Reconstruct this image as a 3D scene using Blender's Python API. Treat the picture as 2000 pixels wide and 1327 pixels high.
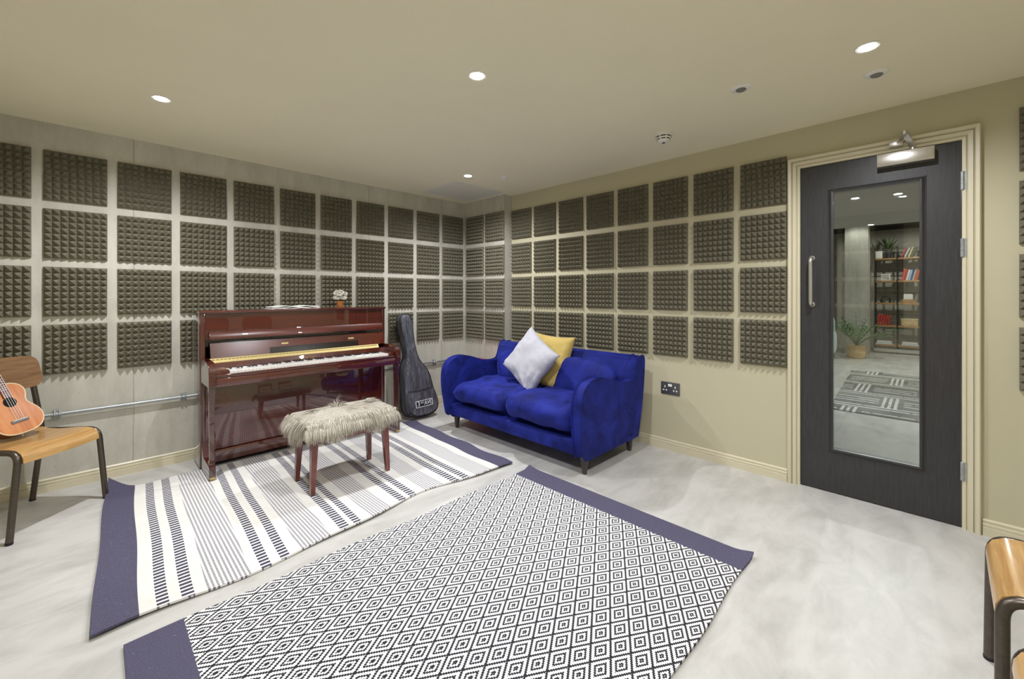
import bpy, bmesh, math, random
from mathutils import Vector, Matrix, noise
R = math.radians; PI = math.pi
random.seed(7)
scene = bpy.context.scene
COL = scene.collection
for o in list(bpy.data.objects): bpy.data.objects.remove(o)

# ------------------------------------------------------------ camera, world, exposure
YAW = .7879
cam_d = bpy.data.cameras.new('camera'); cam = bpy.data.objects.new('camera', cam_d); COL.objects.link(cam)
cam.location = (-3.1799, -3.9786, 1.2597); cam.rotation_euler = (PI/2, 0, -YAW)
cam_d.sensor_width = 36; cam_d.lens = 36*813.14/2000; cam_d.shift_y = -(663.5-575.29)/2000
cam_d.clip_start = .02; cam_d.clip_end = 60
scene.camera = cam
scene.view_settings.view_transform = 'Standard'; scene.view_settings.look = 'None'
scene.view_settings.gamma = 1; scene.view_settings.use_curve_mapping = False
scene.view_settings.exposure = 0.68
world = bpy.data.worlds.new('world'); scene.world = world; world.use_nodes = True
world.node_tree.nodes['Background'].inputs[0].default_value = (1, .97, .9, 1)
world.node_tree.nodes['Background'].inputs[1].default_value = .3

ZC = 2.358
LAMPS = [(-2.913, -.944), (-.742, -.979), (-1.825, -2.385), (-.763, -3.794), (-2.913, -3.794)]
def lamp(x, y, z, w, size=2.5, rad=.03, col=(.925, .94, 1.0), name='downlight_beam', blend=.6):
    l = bpy.data.lights.new(name, 'SPOT'); l.energy = w; l.spot_size = size; l.spot_blend = blend
    l.shadow_soft_size = rad; l.color = col
    o = bpy.data.objects.new(name, l); COL.objects.link(o); o.location = (x, y, z); return o
for (x, y), w in zip(LAMPS, (92, 86, 86, 70, 92)): lamp(x, y, ZC-.012, w, size=2.8, rad=.028, blend=.8)
for x, y in ((3.0, -3.76), (2.94, -3.405), (5.45, -3.36), (5.2, -4.9)): lamp(x, y, ZC-.012, 46, size=2.9, col=(.95, .95, .95))  # the last one is an added, unseen lamp that brightens the far room
lamp(7.0, -4.3, 2.765, 110, size=3.08, col=(1, .96, .9), blend=.15); lamp(7.85, -2.95, 2.765, 9, size=2.4, col=(1, .98, .97))  # the first is an added, unseen lamp brightening bookcase and far wall

# ------------------------------------------------------------ material helpers
def srgb(r, g, b):
    f = lambda c: (c/255)/12.92 if c/255 <= .04045 else ((c/255+.055)/1.055)**2.4
    return (f(r), f(g), f(b), 1)
def newmat(name):
    m = bpy.data.materials.new(name); m.use_nodes = True
    nt = m.node_tree; p = nt.nodes['Principled BSDF']; return m, nt, p
def tex(nt, scale=(1, 1, 1), coord='Object', loc=(0, 0, 0)):
    tc = nt.nodes.new('ShaderNodeTexCoord'); mp = nt.nodes.new('ShaderNodeMapping')
    mp.inputs['Scale'].default_value = scale; mp.inputs['Location'].default_value = loc
    nt.links.new(tc.outputs[coord], mp.inputs[0]); return mp.outputs[0]
def nz(nt, vec, scale, detail=4, rough=.55, dist=0):
    n = nt.nodes.new('ShaderNodeTexNoise'); n.inputs['Scale'].default_value = scale
    n.inputs['Detail'].default_value = detail; n.inputs['Roughness'].default_value = rough; n.inputs['Distortion'].default_value = dist
    nt.links.new(vec, n.inputs['Vector']); return n.outputs['Fac']
def ramp(nt, fac, stops, interp='LINEAR'):
    r = nt.nodes.new('ShaderNodeValToRGB'); r.color_ramp.interpolation = interp
    e = r.color_ramp.elements
    while len(e) < len(stops): e.new(.5)
    for i, (p, c) in enumerate(stops): e[i].position = p; e[i].color = c
    nt.links.new(fac, r.inputs[0]); return r.outputs[0]
def M(nt, op, a, b=None, c=None):
    n = nt.nodes.new('ShaderNodeMath'); n.operation = op
    for i, v in enumerate((a, b, c)):
        if v is None: continue
        if isinstance(v, (int, float)): n.inputs[i].default_value = v
        else: nt.links.new(v, n.inputs[i])
    return n.outputs[0]
def mix(nt, fac, a, b, blend='MIX'):
    n = nt.nodes.new('ShaderNodeMix'); n.data_type = 'RGBA'; n.blend_type = blend
    for s, v in ((n.inputs[0], fac), (n.inputs[6], a), (n.inputs[7], b)):
        if isinstance(v, (int, float)): s.default_value = v
        elif isinstance(v, tuple): s.default_value = v
        else: nt.links.new(v, s)
    return n.outputs[2]
def bump(nt, p, h, strength=.2, dist=.01):
    b = nt.nodes.new('ShaderNodeBump'); b.inputs['Strength'].default_value = strength; b.inputs['Distance'].default_value = dist
    nt.links.new(h, b.inputs['Height']); nt.links.new(b.outputs[0], p.inputs['Normal'])
def simple(name, c, rough=.5, metal=0, coat=0, sheen=0, var=.06, nscale=30, bmp=0, spec=.5, alpha=None):
    m, nt, p = newmat(name); v = tex(nt)
    f = nz(nt, v, nscale)
    lo = tuple(x*(1-var) for x in c[:3])+(1,); hi = tuple(min(1, x*(1+var)) for x in c[:3])+(1,)
    nt.links.new(ramp(nt, f, [(.3, lo), (.7, hi)]), p.inputs['Base Color'])
    p.inputs['Roughness'].default_value = rough; p.inputs['Metallic'].default_value = metal
    p.inputs['Coat Weight'].default_value = coat; p.inputs['Coat Roughness'].default_value = .03
    p.inputs['Sheen Weight'].default_value = sheen; p.inputs['Specular IOR Level'].default_value = spec
    if bmp: bump(nt, p, f, bmp, .004)
    return m
def wood(name, dark, light, axis=0, scale=6, stretch=14, rough=.35, coat=.3, coatr=.08, bmp=.03):
    m, nt, p = newmat(name); s = [stretch]*3; s[axis] = 1
    v = tex(nt, tuple(s)); f = nz(nt, v, scale, 6, .6, .6)
    nt.links.new(ramp(nt, f, [(.28, dark), (.72, light)]), p.inputs['Base Color'])
    p.inputs['Roughness'].default_value = rough; p.inputs['Coat Weight'].default_value = coat; p.inputs['Coat Roughness'].default_value = coatr
    if bmp: bump(nt, p, f, bmp, .002)
    return m
def emit(name, c, s):
    m, nt, p = newmat(name); p.inputs['Base Color'].default_value = c
    p.inputs['Emission Color'].default_value = c; p.inputs['Emission Strength'].default_value = s; return m

MT = {}
def concrete(name, lo, hi, seams):
    m, nt, p = newmat(name); v = tex(nt)
    a = nz(nt, v, 1.3, 8, .65, .3); b = nz(nt, tex(nt, (1, 1, .25)), 7, 5, .7); c = nz(nt, v, 55, 3, .6)
    col = ramp(nt, a, [(.32, lo), (.68, hi)])
    col = mix(nt, .35, col, ramp(nt, b, [(.35, tuple(x*.78 for x in lo[:3])+(1,)), (.6, hi)]))
    col = mix(nt, ramp(nt, c, [(.27, (1, 1, 1, 1)), (.34, (0, 0, 0, 1))]), col, tuple(x*.62 for x in lo[:3])+(1,))
    if seams:
        sx = nt.nodes.new('ShaderNodeSeparateXYZ'); nt.links.new(v, sx.inputs[0])
        w = M(nt, 'ADD', sx.outputs[0], M(nt, 'MULTIPLY', nz(nt, v, 3), .02))
        tot = None
        for s in seams:
            q = M(nt, 'LESS_THAN', M(nt, 'ABSOLUTE', M(nt, 'SUBTRACT', w, s+.01)), .004); tot = q if tot is None else M(nt, 'MAXIMUM', tot, q)
        tot = M(nt, 'MULTIPLY', tot, M(nt, 'MULTIPLY', nz(nt, v, 9), .9))
        col = mix(nt, tot, col, tuple(x*.45 for x in lo[:3])+(1,))
    nt.links.new(col, p.inputs['Base Color']); p.inputs['Roughness'].default_value = .75
    bump(nt, p, c, .12, .004); return m
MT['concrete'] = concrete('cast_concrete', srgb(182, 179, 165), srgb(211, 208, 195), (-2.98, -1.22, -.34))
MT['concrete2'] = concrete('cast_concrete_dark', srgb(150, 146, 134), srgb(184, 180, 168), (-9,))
MT['paint'] = simple('cream_wall_paint', srgb(196, 189, 160), .6, var=.012, nscale=2)
MT['ceil'] = simple('cream_ceiling_paint', srgb(242, 235, 209), .8, var=.015, nscale=2)
MT['trim'] = simple('satin_cream_trim', srgb(212, 204, 177), .35, var=.01, nscale=3)
MT['ceil2'] = simple('grey_ceiling_paint', srgb(186, 181, 178), .8, var=.02, nscale=2)
MT['dark'] = simple('dark_services_paint', srgb(40, 38, 44), .8)
def floor_mat():
    m, nt, p = newmat('polished_concrete_floor'); v = tex(nt)
    a = nz(nt, v, .9, 7, .6, .8); b = nz(nt, tex(nt, (1, 2.2, 1)), 3.2, 6, .65, .5); c = nz(nt, v, 90, 2)
    col = ramp(nt, a, [(.3, srgb(180, 178, 171)), (.7, srgb(205, 203, 197))])
    col = mix(nt, .45, col, ramp(nt, b, [(.34, srgb(160, 158, 151)), (.6, srgb(208, 206, 201))]))
    nt.links.new(col, p.inputs['Base Color'])
    nt.links.new(ramp(nt, b, [(.3, (.3,)*3+(1,)), (.7, (.46,)*3+(1,))]), p.inputs['Roughness'])
    p.inputs['Specular IOR Level'].default_value = .35
    bump(nt, p, c, .03, .002); return m
MT['floor'] = floor_mat()
MT['foam'] = simple('charcoal_foam', srgb(118, 114, 97), .95, var=.10, nscale=60, bmp=.1, spec=.15)
MT['mahog'] = wood('polished_mahogany', srgb(58, 17, 9), srgb(94, 32, 18), 0, 2.0, 7, .25, 1, .006, 0)
MT['mahogv'] = wood('polished_mahogany_upright', srgb(50, 17, 10), srgb(84, 31, 20), 2, 2.6, 9, .25, 1, .006, 0)
MT['mahogleg'] = wood('mahogany_leg', srgb(84, 30, 24), srgb(132, 66, 54), 2, 5, 14, .25, .6, .06, 0)
for k_ in ('mahog', 'mahogv'): MT[k_].node_tree.nodes['Principled BSDF'].inputs['Coat IOR'].default_value = 1.7
MT['blacklac'] = simple('black_lacquer', srgb(16, 8, 8), .2, coat=1)
MT['brass'] = simple('brass', srgb(186, 168, 112), .55, .5, nscale=80)
MT['ivory'] = simple('white_key', srgb(246, 243, 236), .18, coat=.5, var=.01)
MT['ebony'] = simple('black_key', srgb(18, 17, 17), .25, coat=.5)
MT['gold'] = simple('gold_lettering', srgb(150, 118, 74), .6, 0)
MT['chrome'] = simple('brushed_nickel', srgb(214, 211, 206), .28, .9, nscale=90, var=.05)
MT['galv'] = simple('galvanised_steel', srgb(176, 180, 180), .42, .7, nscale=40, var=.1)
MT['white'] = simple('white_plastic', srgb(240, 238, 230), .35, var=.01)
MT['grey'] = simple('grey_plastic', srgb(120, 120, 116), .4)
MT['gunmetal'] = simple('gunmetal_steel', srgb(96, 88, 80), .36, .85, nscale=60, var=.12)
MT['ply'] = wood('varnished_beech_ply', srgb(166, 122, 68), srgb(206, 166, 106), 0, 5, 12, .3, .5, .1)
MT['plyback'] = wood('brown_beech_ply', srgb(112, 82, 54), srgb(150, 114, 80), 0, 4, 10, .4, .25, .15)
MT['plyedge'] = simple('pale_ply_edge', srgb(214, 178, 118), .5)
def velvet(name, c, hi):
    m, nt, p = newmat(name); v = tex(nt); a = nz(nt, v, 4.5, 6, .62, 1.0); b = nz(nt, v, 300, 2)
    nt.links.new(ramp(nt, a, [(.3, c), (.72, hi)]), p.inputs['Base Color'])
    p.inputs['Roughness'].default_value = .75; p.inputs['Specular IOR Level'].default_value = .2
    p.inputs['Sheen Weight'].default_value = .55; p.inputs['Sheen Roughness'].default_value = .3; p.inputs['Sheen Tint'].default_value = srgb(90, 110, 230)
    bump(nt, p, a, .15, .01); return m
MT['velvet'] = velvet('royal_blue_velvet', srgb(15, 20, 78), srgb(38, 50, 150))
MT['legwood'] = simple('dark_stained_wood', srgb(58, 50, 48), .35, coat=.3)
def cloth(name, c, scale=240):
    m, nt, p = newmat(name); v = tex(nt); a = nz(nt, v, 6, 4); w = nz(nt, v, scale, 2)
    lo = tuple(x*.9 for x in c[:3])+(1,)
    nt.links.new(ramp(nt, a, [(.3, lo), (.7, c)]), p.inputs['Base Color'])
    p.inputs['Roughness'].default_value = .8; p.inputs['Sheen Weight'].default_value = .25
    bump(nt, p, w, .1, .002); return m
MT['silver'] = cloth('silver_velour', srgb(190, 190, 198))
MT['mustard'] = cloth('mustard_cotton', srgb(200, 174, 94))
MT['teal'] = cloth('pale_teal_fabric', srgb(136, 160, 154))
def nylon():
    m, nt, p = newmat('charcoal_nylon'); v = tex(nt); a = nz(nt, tex(nt, (3.5, 3.5, .7)), 7, 5, .6, 1.2)
    nt.links.new(ramp(nt, a, [(.3, srgb(58, 58, 66)), (.7, srgb(112, 112, 124))]), p.inputs['Base Color'])
    p.inputs['Roughness'].default_value = .42; bump(nt, p, a, 1.0, .05); return m
MT['nylon'] = nylon()
MT['blacknyl'] = simple('black_piping', srgb(26, 26, 28), .6)
MT['patchw'] = simple('white_print', srgb(232, 232, 238), .6, var=.01)
MT['patchb'] = simple('black_print', srgb(22, 22, 26), .6)
def furmat():
    m, nt, p = newmat('taupe_long_pile_fur')
    g = nt.nodes.new('ShaderNodeNewGeometry')
    v = tex(nt); n = nz(nt, v, 9, 3)
    f = M(nt, 'ADD', M(nt, 'MULTIPLY', g.outputs['Random Per Island'], .6), M(nt, 'MULTIPLY', n, .4))
    nt.links.new(ramp(nt, f, [(.1, srgb(136, 127, 110)), (.45, srgb(186, 178, 160)), (.85, srgb(220, 214, 200))]), p.inputs['Base Color'])
    p.inputs['Roughness'].default_value = .7; p.inputs['Sheen Weight'].default_value = .2; return m
MT['fur'] = furmat()
MT['seatpad'] = simple('taupe_seat_pad', srgb(204, 197, 182), .9)
MT['doorblack'] = wood('black_ash_veneer', srgb(40, 39, 40), srgb(56, 55, 57), 2, 8, 14, .45, .15, .2, .05)
def glassmat():
    m, nt, p = newmat('clear_glass'); nt.nodes.remove(p)
    t = nt.nodes.new('ShaderNodeBsdfTransparent'); t.inputs[0].default_value = (.86, .9, .88, 1)
    g = nt.nodes.new('ShaderNodeBsdfGlossy'); g.inputs['Roughness'].default_value = .0
    fr = nt.nodes.new('ShaderNodeFresnel'); fr.inputs[0].default_value = 1.5
    mx = nt.nodes.new('ShaderNodeMixShader'); o = nt.nodes['Material Output']
    nt.links.new(M(nt, 'MULTIPLY', fr.outputs[0], 1.8), mx.inputs[0]); nt.links.new(t.outputs[0], mx.inputs[1]); nt.links.new(g.outputs[0], mx.inputs[2])
    nt.links.new(mx.outputs[0], o.inputs[0]); return m
MT['glass'] = glassmat()
MT['glassedge'] = simple('pale_glass_edge', srgb(190, 198, 200), .2)
MT['lens'] = emit('lit_lamp_lens', (1, .97, .92, 1), 60)
MT['shelfoak'] = wood('oak_shelf', srgb(150, 108, 66), srgb(196, 152, 100), 1, 5, 10, .5, .1)
MT['blackmetal'] = simple('black_metal', srgb(34, 32, 32), .5, .5)
MT['leaf'] = simple('green_leaf', srgb(84, 138, 76), .45, var=.4, nscale=14)
MT['leaf2'] = simple('grey_green_leaf', srgb(84, 102, 62), .45, var=.35, nscale=14)
MT['wicker'] = simple('straw_basket', srgb(206, 176, 130), .7, var=.3, nscale=40)
MT['pot'] = simple('dark_pot', srgb(52, 54, 52), .5)
MT['copper'] = simple('copper_pot', srgb(196, 128, 76), .35, .6)
MT['petal'] = simple('white_petal', srgb(240, 238, 226), .7, var=.05)
MT['paper'] = simple('white_paper', srgb(238, 236, 230), .6, var=.02)
MT['photo'] = simple('photo_print', srgb(196, 190, 186), .3, var=.6, nscale=22)
MT['redwood'] = simple('red_painted_box', srgb(176, 44, 34), .4)
MT['uketop'] = wood('honey_koa_top', srgb(176, 96, 44), srgb(214, 142, 76), 1, 3.5, 10, .5, .12, .2)
MT['ukeside'] = wood('dark_koa_side', srgb(72, 26, 16), srgb(112, 46, 26), 0, 4, 8, .22, .8, .04)
MT['cream'] = simple('cream_binding', srgb(226, 206, 168), .4)
MT['black'] = simple('black_void', srgb(10, 9, 9), .9)

# rug patterns
def rug_plain():
    m, nt, p = newmat('navy_flatweave'); v = tex(nt); a = nz(nt, v, 260, 2); b = nz(nt, v, 90, 2)
    c = ramp(nt, a, [(.3, srgb(66, 63, 84)), (.7, srgb(94, 90, 112))])
    c = mix(nt, ramp(nt, b, [(.7, (0, 0, 0, 1)), (.76, (1, 1, 1, 1))]), c, srgb(150, 146, 156))
    nt.links.new(c, p.inputs['Base Color']); p.inputs['Roughness'].default_value = .95; bump(nt, p, a, .4, .003); return m
MT['rnavy'] = rug_plain()
MT['rwhite'] = cloth('white_flatweave', srgb(232, 230, 222), 300)
def sep(nt):
    s = nt.nodes.new('ShaderNodeSeparateXYZ'); tc = nt.nodes.new('ShaderNodeTexCoord'); nt.links.new(tc.outputs['Object'], s.inputs[0]); return s.outputs[0], s.outputs[1], tc.outputs['Object']
def rug_tooth():
    m, nt, p = newmat('toothed_stripe_weave'); x, y, v = sep(nt)
    n = nz(nt, v, 60, 2)
    yy = M(nt, 'ADD', y, M(nt, 'MULTIPLY', n, .003))
    f = M(nt, 'LESS_THAN', M(nt, 'FRACT', M(nt, 'DIVIDE', M(nt, 'ADD', yy, 5), .0285)), .56)
    nt.links.new(mix(nt, f, srgb(222, 220, 216), srgb(58, 56, 76)), p.inputs['Base Color']); p.inputs['Roughness'].default_value = .95
    bump(nt, p, f, .3, .003); return m
MT['rtooth'] = rug_tooth()
def rug_dash():
    m, nt, p = newmat('dashed_grey_weave'); x, y, v = sep(nt)
    col = M(nt, 'FLOOR', M(nt, 'DIVIDE', M(nt, 'ADD', x, 5), .0165))
    fx = M(nt, 'LESS_THAN', M(nt, 'FRACT', M(nt, 'DIVIDE', M(nt, 'ADD', x, 5), .0165)), .5)
    fy = M(nt, 'LESS_THAN', M(nt, 'FRACT', M(nt, 'ADD', M(nt, 'DIVIDE', M(nt, 'ADD', y, 5), .013), M(nt, 'MULTIPLY', col, .37))), .66)
    f = M(nt, 'MULTIPLY', fx, fy)
    nt.links.new(mix(nt, f, srgb(226, 224, 220), srgb(112, 110, 118)), p.inputs['Base Color']); p.inputs['Roughness'].default_value = .95
    bump(nt, p, f, .3, .003); return m
MT['rdash'] = rug_dash()
def rug_diamond():
    m, nt, p = newmat('diamond_flatweave'); x, y, v = sep(nt)
    q = .0072
    xs = M(nt, 'MULTIPLY', M(nt, 'FLOOR', M(nt, 'DIVIDE', M(nt, 'ADD', x, 6.0), q)), q)
    a = M(nt, 'DIVIDE', M(nt, 'ADD', xs, .004), .1293); b = M(nt, 'DIVIDE', M(nt, 'ADD', y, 6.005), .0810)
    pp = M(nt, 'FRACT', M(nt, 'ADD', a, b)); qq = M(nt, 'FRACT', M(nt, 'ADD', M(nt, 'SUBTRACT', a, b), 100))
    d = M(nt, 'MULTIPLY', M(nt, 'MAXIMUM', M(nt, 'ABSOLUTE', M(nt, 'SUBTRACT', pp, .5)), M(nt, 'ABSOLUTE', M(nt, 'SUBTRACT', qq, .5))), 2)
    W = srgb(230, 228, 226); K = srgb(34, 33, 40)
    nt.links.new(ramp(nt, d, [(0, W), (.03, K), (.21, W), (.40, K), (.60, W), (.885, K)], 'CONSTANT'), p.inputs['Base Color'])
    p.inputs['Roughness'].default_value = .95; bump(nt, p, nz(nt, v, 250, 2), .3, .003); return m
MT['rdiam'] = rug_diamond()
def rug_far():
    m, nt, p = newmat('slate_patterned_weave'); x, y, v = sep(nt)
    def cell(v_, p, off): return M(nt, 'FRACT', M(nt, 'DIVIDE', M(nt, 'ADD', v_, 10+off), p))
    def lines(f, c, w, n, gap):
        tot = None
        for i in range(n):
            q = M(nt, 'LESS_THAN', M(nt, 'ABSOLUTE', M(nt, 'SUBTRACT', f, c+i*gap)), w); tot = q if tot is None else M(nt, 'MAXIMUM', tot, q)
        return tot
    row = M(nt, 'FLOOR', M(nt, 'DIVIDE', M(nt, 'ADD', x, 10), .8))
    fx = cell(x, .8, 0); fy = M(nt, 'FRACT', M(nt, 'ADD', M(nt, 'DIVIDE', M(nt, 'ADD', y, 10), .62), M(nt, 'MULTIPLY', row, .5)))
    L = M(nt, 'MAXIMUM', lines(fx, .06, .026, 2, .13), M(nt, 'MULTIPLY', lines(fy, .10, .022, 3, .085), M(nt, 'GREATER_THAN', fx, .2)))
    L = M(nt, 'MAXIMUM', L, M(nt, 'MULTIPLY', lines(fx, .45, .022, 3, .15), M(nt, 'GREATER_THAN', fy, .34)))
    L = M(nt, 'MULTIPLY', L, M(nt, 'GREATER_THAN', nz(nt, v, 20, 2), .38))
    g = ramp(nt, nz(nt, v, 2.2, 2), [(.4, srgb(96, 96, 94)), (.6, srgb(128, 127, 122))])
    nt.links.new(mix(nt, L, g, srgb(208, 206, 198)), p.inputs['Base Color']); p.inputs['Roughness'].default_value = .95; return m
MT['rfar'] = rug_far()

# ------------------------------------------------------------ mesh helpers
def link(name, me, mats=None, parent=None, loc=None, rot=None):
    o = bpy.data.objects.new(name, me); COL.objects.link(o)
    for m in (mats if isinstance(mats, (list, tuple)) else [mats]):
        if m is not None: me.materials.append(MT[m])
    if parent is not None: o.parent = parent
    if loc: o.location = loc
    if rot: o.rotation_euler = rot
    return o
def fin(name, bm, mat, parent=None, smooth=False, loc=None, rot=None, recalc=True):
    if recalc: bmesh.ops.recalc_face_normals(bm, faces=bm.faces)
    me = bpy.data.meshes.new(name); bm.to_mesh(me); bm.free()
    if smooth:
        for f in me.polygons: f.use_smooth = True
        if smooth != 'all':
            try: me.set_sharp_from_angle(angle=R(38))
            except Exception: pass
    return link(name, me, mat, parent, loc, rot)
def tag(o, label=None, cat=None, group=None, kind=None):
    for k, v in (('label', label), ('category', cat), ('group', group), ('kind', kind)):
        if v: o[k] = v
    return o
def empty(name, loc=(0, 0, 0), rz=0, rot=None):
    o = bpy.data.objects.new(name, None); COL.objects.link(o); o.empty_display_size = .1
    o.location = loc; o.rotation_euler = rot if rot else (0, 0, rz); return o
def struct(o, label=None):
    o['kind'] = 'structure'
    if label: o['label'] = label
    return o
def copy_tree(o, parent=None):
    c = o.copy(); COL.objects.link(c)
    if parent is not None: c.parent = parent
    for ch in o.children: copy_tree(ch, c)
    return c
def box(bm, x0, x1, y0, y1, z0, z1, bev=0, seg=2, mi=0, M4=None):
    vs = [bm.verts.new((x, y, z)) for z in (z0, z1) for x, y in ((x0, y0), (x1, y0), (x1, y1), (x0, y1))]
    fs = [bm.faces.new([vs[i] for i in f]) for f in ((3, 2, 1, 0), (4, 5, 6, 7), (0, 1, 5, 4), (1, 2, 6, 5), (2, 3, 7, 6), (3, 0, 4, 7))]
    for f in fs: f.material_index = mi
    if bev:
        es = list({e for f in fs for e in f.edges})
        r = bmesh.ops.bevel(bm, geom=es, offset=bev, segments=seg, affect='EDGES', profile=.5)
        vs = list({v for f in r['faces'] for v in f.verts}|{v for v in vs if v.is_valid})
        for v in vs:
            for f in v.link_faces: f.material_index = mi
    if M4 is not None:
        for v in vs:
            if v.is_valid: v.co = M4 @ v.co
    return vs
def bx(name, x0, x1, y0, y1, z0, z1, mat, parent=None, bev=0, seg=2, smooth=None):
    bm = bmesh.new(); box(bm, min(x0, x1), max(x0, x1), min(y0, y1), max(y0, y1), z0, z1, bev, seg)
    return fin(name, bm, mat, parent, smooth=(bev > 0) if smooth is None else smooth)
def prism(bm, pts, axis, a, b, mi=0):
    """closed 2D outline extruded along an axis: 'x' pts=(y,z), 'y' pts=(x,z), 'z' pts=(x,y)"""
    def V(p, t): return {'x': (t, p[0], p[1]), 'y': (p[0], t, p[1]), 'z': (p[0], p[1], t)}[axis]
    A = [bm.verts.new(V(p, a)) for p in pts]; B = [bm.verts.new(V(p, b)) for p in pts]; n = len(pts)
    fs = [bm.faces.new(A), bm.faces.new(B[::-1])]
    for i in range(n): fs.append(bm.faces.new((A[i], B[i], B[(i+1) % n], A[(i+1) % n])))
    for f in fs: f.material_index = mi
    return A+B
def tube(bm, path, r, seg=12, cap=True, flat=None, mi=0):
    path = [Vector(p) for p in path]; n = len(path); rings = []
    up = None
    for i, p in enumerate(path):
        d = (path[min(i+1, n-1)]-path[max(i-1, 0)]).normalized()
        if up is None:
            up = Vector((0, 0, 1)) if abs(d.z) < .9 else Vector((1, 0, 0))
        s = d.cross(up).normalized(); u = s.cross(d).normalized(); up = u
        rr = r[i] if isinstance(r, (list, tuple)) else r
        ring = []
        for k in range(seg):
            t = 2*PI*k/seg; ring.append(bm.verts.new(p+s*math.cos(t)*rr+u*math.sin(t)*rr*(flat or 1)))
        rings.append(ring)
    for a, b in zip(rings, rings[1:]):
        for k in range(seg):
            f = bm.faces.new((a[k], a[(k+1) % seg], b[(k+1) % seg], b[k])); f.material_index = mi
    if cap:
        bm.faces.new(rings[0][::-1]).material_index = mi; bm.faces.new(rings[-1]).material_index = mi
    return rings
def arc(path, rad, n=6):
    """round the corners of a polyline"""
    P = [Vector(p) for p in path]; out = [P[0]]
    for i in range(1, len(P)-1):
        a, b, c = P[i-1], P[i], P[i+1]; u = (a-b).normalized(); w = (c-b).normalized()
        r = min(rad, (a-b).length*.49, (c-b).length*.49)
        s, e = b+u*r, b+w*r
        for k in range(n+1):
            t = k/n; out.append(s*(1-t)**2+b*2*t*(1-t)+e*t*t)
    out.append(P[-1]); return out
def lathe(bm, prof, c=(0, 0, 0), seg=24, mi=0, axis='z'):
    rings = []
    for r, z in prof:
        ring = []
        for k in range(seg):
            t = 2*PI*k/seg; x, y = r*math.cos(t), r*math.sin(t)
            q = {'z': (x, y, z), 'x': (z, x, y), 'y': (x, z, y)}[axis]
            ring.append(bm.verts.new((c[0]+q[0], c[1]+q[1], c[2]+q[2])))
        rings.append(ring)
    for a, b in zip(rings, rings[1:]):
        for k in range(seg): bm.faces.new((a[k], a[(k+1) % seg], b[(k+1) % seg], b[k])).material_index = mi
    bm.faces.new(rings[0][::-1]).material_index = mi; bm.faces.new(rings[-1]).material_index = mi
def superbox(bm, c, s, e=4, n=14, amp=0, fr=6, seed=0, M4=None, ez=None):
    """rounded puffy box: superellipsoid with exponent e"""
    cube = bmesh.new(); bmesh.ops.create_cube(cube, size=2); bmesh.ops.subdivide_edges(cube, edges=cube.edges[:], cuts=n, use_grid_fill=True)
    mp = {}; ez = ez or e
    for v in cube.verts:
        x, y, z = v.co
        k = (abs(x)**e+abs(y)**e+abs(z)**ez)**(1/e); q = Vector((x, y, z))/k
        q = Vector((q.x*s[0]/2, q.y*s[1]/2, q.z*s[2]/2))
        if amp:
            w = noise.noise((q+Vector((seed*3.1, seed, 0)))*fr)*amp; q += Vector((x/k, y/k, z/k))*w
        p = Vector(c)+q
        mp[v] = bm.verts.new(M4 @ p if M4 is not None else p)
    for f in cube.faces: bm.faces.new([mp[v] for v in f.verts])
    cube.free()
def pillow(bm, w, h, t, n=26, seed=0, wr=.006, M4=None, droop=0):
    """square scatter cushion standing in local x-z, thickness along y, pinched corners"""
    side = []
    for sgn in (1, -1):
        g = [[None]*(n+1) for _ in range(n+1)]
        for i in range(n+1):
            for j in range(n+1):
                u = -1+2*i/n; v = -1+2*j/n
                pin = .09
                x = w/2*u*(1-pin*(1-v*v)*abs(u)**2); z = h/2*v*(1-pin*(1-u*u)*abs(v)**2)
                th = t/2*max(0, (1-u**4))**.45*max(0, (1-v**4))**.45*(1-.25*(u*u*v*v))
                edge = max(abs(u), abs(v)); rr_ = math.hypot(u+1, v+1); an = math.atan2(v+1, u+1)
                th += wr*.75*math.sin(an*13+2*math.sin(x*11+seed))*math.exp(-((rr_-.62)/.38)**2)*(1 if edge < .97 else .3)
                wv = noise.noise(Vector((x*9+seed, z*9, sgn)))*wr+noise.noise(Vector((x*28+seed, z*28, sgn)))*wr*.45*edge
                th = th+wv*(1 if edge < .999 else 0)
                if edge > .999: th = 0
                z2 = z-droop*max(0, -v)*th
                p = Vector((x, sgn*max(th, 0), z2)); g[i][j] = p
        side.append(g)
    V = {}
    def vert(s, i, j):
        b = i in (0, n) or j in (0, n); k = (0 if b else s, i, j)
        if k not in V:
            p = side[s][i][j]; V[k] = bm.verts.new(M4 @ p if M4 is not None else p)
        return V[k]
    for s in (0, 1):
        for i in range(n):
            for j in range(n):
                q = [vert(s, i, j), vert(s, i+1, j), vert(s, i+1, j+1), vert(s, i, j+1)]
                bm.faces.new(q if s else q[::-1])
def ribbon_leaf(bm, base, d, length, width, curl=.5, n=6, up=Vector((0, 0, 1))):
    d = Vector(d).normalized(); p = Vector(base); prev = None
    side = d.cross(up); side = side.normalized() if side.length > .01 else Vector((1, 0, 0))
    for i in range(n+1):
        t = i/n; w = width*math.sin(PI*min(1, .12+t*.88))**.7 if t < 1 else 0.0005
        a = bm.verts.new(p+side*w/2); c = bm.verts.new(p+d*.0-up*.12*w); b = bm.verts.new(p-side*w/2)
        if prev: bm.faces.new((prev[0], prev[1], c, a)); bm.faces.new((prev[1], prev[2], b, c))
        prev = (a, c, b); d = (d-up*curl/n).normalized(); p = p+d*length/n
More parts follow.
